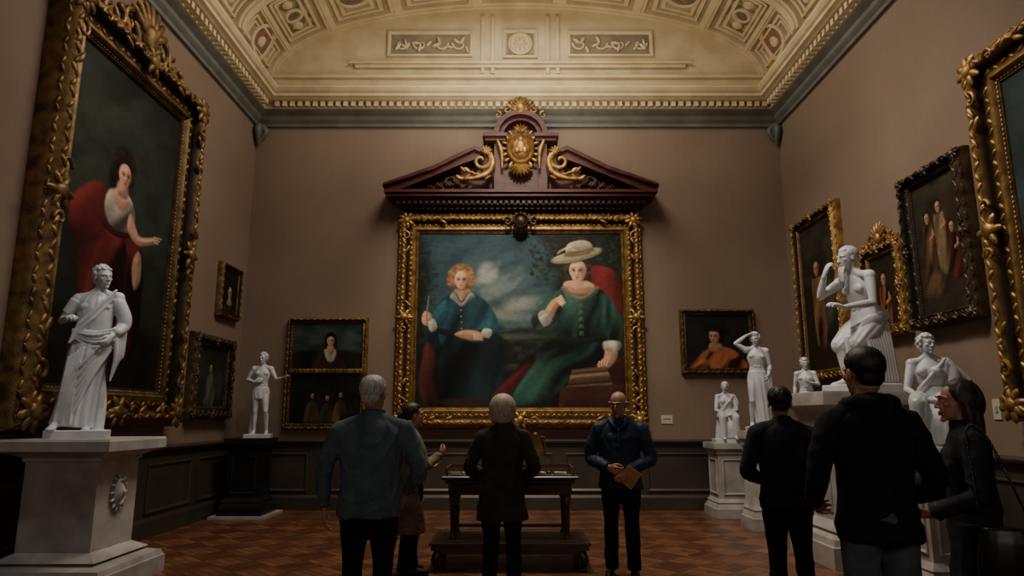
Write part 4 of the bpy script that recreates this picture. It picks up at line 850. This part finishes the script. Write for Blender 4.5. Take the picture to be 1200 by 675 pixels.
# B
J=standJ(); J.update(elL=A(.3,-.02,1.17),wrL=A(.44,-.2,1.2),hdL=((.7,-.7,.1),(0,.1,1),.3),elR=A(-.31,.04,1.16),wrR=A(-.13,-.12,1.12),hdR=((.8,-.2,.2),(.2,.8,0),.5),hipR=A(-.1,0,.93),hipL=A(.08,0,.9),knL=A(.13,-.12,.49),anL=A(.16,-.0,.08),head=(-20,5,0))
def dB(S): S.tube([(-.0,0,.99),(0,0,.88),(0,0,.76)],[(.165,.125),(.18,.135),(.17,.14)],side=(1,0,0),n=48,cap=.2,fold=(11,.04,0,2)); S.tube([(-.14,.1,.06),(-.15,.1,.4),(-.12,.08,.75)],[.08,.06,.05])
statue('marble_statue',(-3.98,10.95,1.17),12,.73,J,dB,(.27,.2),seed=2)
# a seated
J=sitJ(); J.update(elR=A(-.24,.02,.66),wrR=A(-.12,-.16,.6),hdR=((.3,-.9,-.3),(0,0,-1),.4),elL=A(.24,.02,.66),wrL=A(.1,-.14,.62),hdL=((-.4,-.9,-.2),(0,0,-1),.4),head=(-12,8,5))
def dSit(S):
    S.tube([(0,.16,.0),(0,.16,.2),(0,.16,.42)],[(.27,.22),(.25,.21),(.22,.19)],side=(1,0,0),n=20,cap=.15)
    for s in(-1,1):
        S.tube([(s*.1,.12,.5),(s*.14,-.08,.53),(s*.15,-.3,.49)],[.115,.105,.085],n=30,fold=(7,.03,1,2)); S.tube([(s*.15,-.3,.48),(s*.15,-.29,.28),(s*.16,-.28,.05)],[.085,.085,.1],n=36,cap=.2,fold=(8,.06,1,1))
    S.tube([(0,-.1,.46),(0,-.25,.3),(0,-.26,.04)],[(.13,.06),(.12,.05),(.16,.06)],side=(1,0,0),n=40,cap=.2,fold=(9,.06,0,1))
    fold_lines(S,(-.2,-.02,.6),(.2,-.02,.56),5,(0,-.2,-.02),.02,.04,3)
    S.tube([(0,.12,.62),(0,.12,.5)],[(.17,.13),(.2,.16)],side=(1,0,0),n=40,fold=(9,.05,0,1))
def dA2(S):
    dSit(S); S.tube([(.2,.12,.95),(.24,.1,.8),(.2,.1,.6)],[.06,.07,.08]); fold_lines(S,(.16,.03,.98),(-.16,.0,.6),5,(.05,0,.12),.018,.01,4)
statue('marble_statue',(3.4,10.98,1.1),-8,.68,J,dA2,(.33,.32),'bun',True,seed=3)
# b standing hand on head
J=standJ(); J.update(elR=A(-.36,-.03,1.55),wrR=A(-.15,-.04,1.7),hdR=((.8,-.1,.3),(.2,0,-1),.4),shR=A(-.18,0,1.43),elL=A(.24,.04,1.12),wrL=A(.18,-.15,.95),hdL=((-.3,-.5,-.8),(-1,0,0),.5),head=(-18,10,-8),knR=A(-.13,-.1,.48),anR=A(-.14,.02,.08))
def db(S):
    S.tube([(0,0,1.02),(0,0,.85),(.03,0,.5),(.06,.02,.1)],[(.16,.12),(.185,.14),(.17,.14),(.15,.14)],side=(1,0,0),n=60,cap=.2,fold=(11,.05,0,2))
    for i in range(5): S.tube([(.2,-.1+.04*i,1.05),(.22,-.12+.05*i,.7),(.2,-.1+.05*i,.35)],[.025,.028,.02],n=8)
statue('marble_statue',(3.47,9.72,1.3),-12,.755,J,db,(.25,.2),seed=4)
# c
J=standJ(); J.update(elL=A(.26,-.02,1.15),wrL=A(.1,-.2,1.2),hdL=((-.6,-.5,.5),(-.3,.5,0),.5),head=(20,8,0))
statue('marble_statue',(3.95,9.25,1.18),-30,.6,J,dB,(.24,.2),seed=5)
# d bearded figure half risen from a rock
J=sitJ()
J.update(hipR=A(-.1,.12,.62),hipL=A(.1,.12,.62),chest=A(0,.05,.98),neck=A(0,-.0,1.18),shR=A(-.2,-.02,1.1),shL=A(.2,.03,1.11),head=(-4,8,0),elR=A(-.22,-.25,.95),wrR=A(-.1,-.27,1.16),hdR=((.3,.2,.8),(.2,.9,0),.9),
   elL=A(.25,-.0,.82),wrL=A(.17,-.27,.78),hdL=((-.1,-.9,.35),(-.2,.3,-.9),.5),knL=A(.14,-.13,.42),anL=A(.13,.04,.08),knR=A(-.13,-.16,.44),anR=A(-.12,-.08,.08))
def dd(S):
    S.tube([(0,.2,.0),(0,.2,.25),(0,.17,.5)],[(.22,.14),(.2,.14),(.18,.13)],side=(1,0,0),n=20,cap=.15)
    for s in(-1,1): S.tube([(s*.1,.12,.64),(s*.13,-.0,.54),(s*.14,-.13,.42)],[.118,.11,.085],n=36,fold=(8,.05,1,2))
    S.tube([(0,.12,.74),(0,.12,.6),(0,.1,.45)],[(.175,.14),(.205,.165),(.2,.17)],side=(1,0,0),n=48,fold=(9,.06,0,2))
    S.tube([(0,-.04,.5),(0,-.04,.3),(0,-.02,.03)],[(.15,.1),(.14,.09),(.17,.11)],side=(1,0,0),n=48,cap=.2,fold=(10,.08,0,1))
    for i in range(9): S.tube([(.19,.18-.035*i,.62-.015*i),(.22,.18-.03*i,.35),(.23,.2-.035*i,.04)],[.026,.028,.032],n=8)
    fold_lines(S,(.2,.2,.72),(.1,-.16,.52),5,(0,0,.12),.02,.03,6)
    for i in range(16):
        q=(i%4-1.5)*.02; S.tube([(q,-.13-.004*(i//4),1.235-.006*i),(q*1.1,-.15,1.19-.008*i)],[.014,.008],n=6)
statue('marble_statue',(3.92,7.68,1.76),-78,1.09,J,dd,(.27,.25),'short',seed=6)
# e
J=sitJ(); J.update(elL=A(.38,.16,.76),wrL=A(.2,.05,.6),hdL=((-.5,-.5,-.5),(-1,0,0),.5),elR=A(-.25,-.0,.66),wrR=A(-.14,-.2,.58),hdR=((.2,-.9,-.3),(0,0,-1),.4),head=(38,0,6))
statue('marble_statue',(3.8,6.25,1.18),-32,.77,J,dA2,(.3,.32),'curls',True,seed=7)
# ------------------------------------------------------------ glass-topped table on platform
GL=bpy.data.materials.new('case_glass'); GL.use_nodes=True; q=GL.node_tree.nodes['Principled BSDF']
q.inputs['Base Color'].default_value=(.9,.95,.93,1); q.inputs['Roughness'].default_value=.03; q.inputs['Transmission Weight'].default_value=1.0; q.inputs['IOR'].default_value=1.15
e=empty('display_table',(-.02,7.5,0)); b=MB()
b.box(-.78,.78,-.43,.43,.2,.25); b.box(-.75,.75,-.4,.4,.16,.2); b.box(-.8,.8,-.45,.45,.25,.27)
for sx in(-1,1):
    for sy in(-1,1): b.tube([(sx*.71,sy*.36,.17),(sx*.74,sy*.39,.1),(sx*.72,sy*.37,.03),(sx*.73,sy*.38,.012)],[.05,.04,.025,.03])
b.cur=1; b.box(-.68,.68,-.33,.33,.27,.275)
b.cur=0
def slabm(hw,hd,z0,z1): b.grid(np.array([[(a*(hw-q),c*(hd-q),z) for a,c in((-1,-1),(1,-1),(1,1),(-1,1))] for q,z in((.02,z0),(0,z0+.01),(0,z1-.01),(.015,z1))]))
slabm(.7,.33,.86,.9); slabm(.66,.3,.82,.86); slabm(.63,.27,.71,.82)
for sx in(-1,1):
    for sy in(-1,1): b.lathe([(.03,.0),(.035,.02),(.022,.05),(.028,.12),(.034,.26),(.03,.3),(.045,.32),(.03,.34),(.045,.38),(.045,.45)],(sx*.58,sy*.22,.27),14)
b.box(-.58,.58,-.015,.015,.36,.39)
b.cur=2
for sx in(-1,1):
    for sy in(-1,1): b.lathe([(.038,0),(.04,.02),(.026,.05),(.03,.09)],(sx*.58,sy*.22,.27),14); b.ell((sx*.58,sy*.22-.05,.66),(.03,.02,.04))
for k in range(24): b.ell((-.6+k*1.2/23,-.275,.73),(.018,.01,.01),nu=8,nv=5)
spiral(b,0,.77,.045,6,0,1,.011,-.28); spiral(b,-.1,.77,.035,6,0,-1,.009,-.28); spiral(b,.1,.77,.035,6,0,1,.009,-.28)
for z in(.9,.972):
    for sy in(-1,1): b.box(-.65,.65,sy*.28-.008,sy*.28+.008,z,z+.01)
    for sx in(-1,1): b.box(sx*.65-.008,sx*.65+.008,-.28,.28,z,z+.01)
for sx in(-1,1):
    for sy in(-1,1): b.box(sx*.65-.008,sx*.65+.008,sy*.28-.008,sy*.28+.008,.9,.982)
b.cur=1; b.box(-.64,.64,-.27,.27,.9,.905)
b.cur=3
for k in range(5): b.box(-.5+k*.24,-.36+k*.24,-.1,.08,.905,.918)
b.cur=2
for k in range(4): b.ell((-.31+k*.24,-.02,.918),(.03,.03,.014))
b.obj('table_and_platform',[DWOOD,mat('platform_leather','#6a6152',.5,c2='#524a3d',ns=5),GOLDD,PLATE],e,30)
b=MB(); b.box(-.64,.64,-.27,.27,.975,.981); b.obj('glass_top',GL,e,0)
e=empty('gilded_book_stand',(.25,7.45,.983)); b=MB(); b.lathe([(.07,0),(.07,.015),(.03,.03),(.018,.06),(.03,.1),(.015,.14)],n=16)
b.prism([(-.09,.1),(.09,.1),(.06,.3),(-.06,.3)],-.03,-.01); b.box(-.1,.1,-.06,0,.09,.11)
for s in(-1,1): spiral(b,s*.07,.28,.03,6,0,s,.01,-.03); b.tube([(s*.09,-.02,.1),(s*.1,-.02,.2),(s*.06,-.02,.3)],[.01,.012,.01],n=8)
b.ell((0,-.02,.32),(.03,.02,.03)); b.obj('stand',GOLD,e)
# ------------------------------------------------------------ lights
def area(name,loc,rot,sx,sy,pw,col=(1,.86,.68)):
    l=bpy.data.lights.new(name,'AREA'); l.shape='RECTANGLE'; l.size=sx; l.size_y=sy; l.energy=pw; l.color=col
    o=bpy.data.objects.new(name,l); COL.objects.link(o); o.location=loc; o.rotation_euler=rot; return o
def spot(name,loc,tgt,pw,ang,col=(1,.86,.68),blend=.8,size=.25):
    l=bpy.data.lights.new(name,'SPOT'); l.energy=pw; l.spot_size=math.radians(ang); l.spot_blend=blend; l.color=col; l.shadow_soft_size=size
    o=bpy.data.objects.new(name,l); COL.objects.link(o); o.location=loc; o.rotation_euler=(Vector(tgt)-Vector(loc)).to_track_quat('-Z','Y').to_euler(); return o
area('vault_fill',(.1,8.4,5.4),(pi,0,0),2.8,3.6,165,(1,.88,.69))  # added fill floating in mid-room, brightens the vault; no lamp there
area('overhead_fill',(.1,8.0,8.75),(0,0,0),2.2,3.6,310,(1,.92,.81))  # added soft fill from above; the vault has no opening
area('front_fill',(.1,-2.0,3.6),(math.radians(80),0,0),5,2.0,48,(1,.95,.88))  # added ambient fill behind the camera for backs and walls, not an entrance
spot('unseen_spot_painting',(.1,6.2,8.4),(.14,D,3.4),1550,48,(1,.88,.7),blend=1)
spot('unseen_spot_left',(-.5,5.0,8.3),(-4.4,8.4,3.2),280,50,(1,.92,.8),1); spot('unseen_spot_right',(.6,5.5,8.3),(4.2,8.2,2.6),900,62,(1,.92,.8),1)  # two unseen spots, no fixtures, added for the side walls
spot('unseen_spot_statue',(-1.2,4.2,8.0),(-4.05,6.6,1.9),420,24,(.95,.96,1),1)  # narrow unseen spot added to lift the toga statue off its wall
spot('unseen_spot_floor',(.1,8.2,8.5),(.1,8.4,0),450,60,(1,.88,.7),1)  # unseen spot over the floor, no fixture
w=bpy.data.worlds.new('world'); bpy.context.scene.world=w; w.use_nodes=True; w.node_tree.nodes['Background'].inputs[0].default_value=(.8,.85,1,1); w.node_tree.nodes['Background'].inputs[1].default_value=.02
# ------------------------------------------------------------ camera
cam=bpy.data.cameras.new('camera'); cam.lens=24; cam.sensor_width=36; co=bpy.data.objects.new('camera',cam); COL.objects.link(co)
co.location=(0,0,1.5); co.rotation_euler=(math.radians(90+10.65),0,0); bpy.context.scene.camera=co
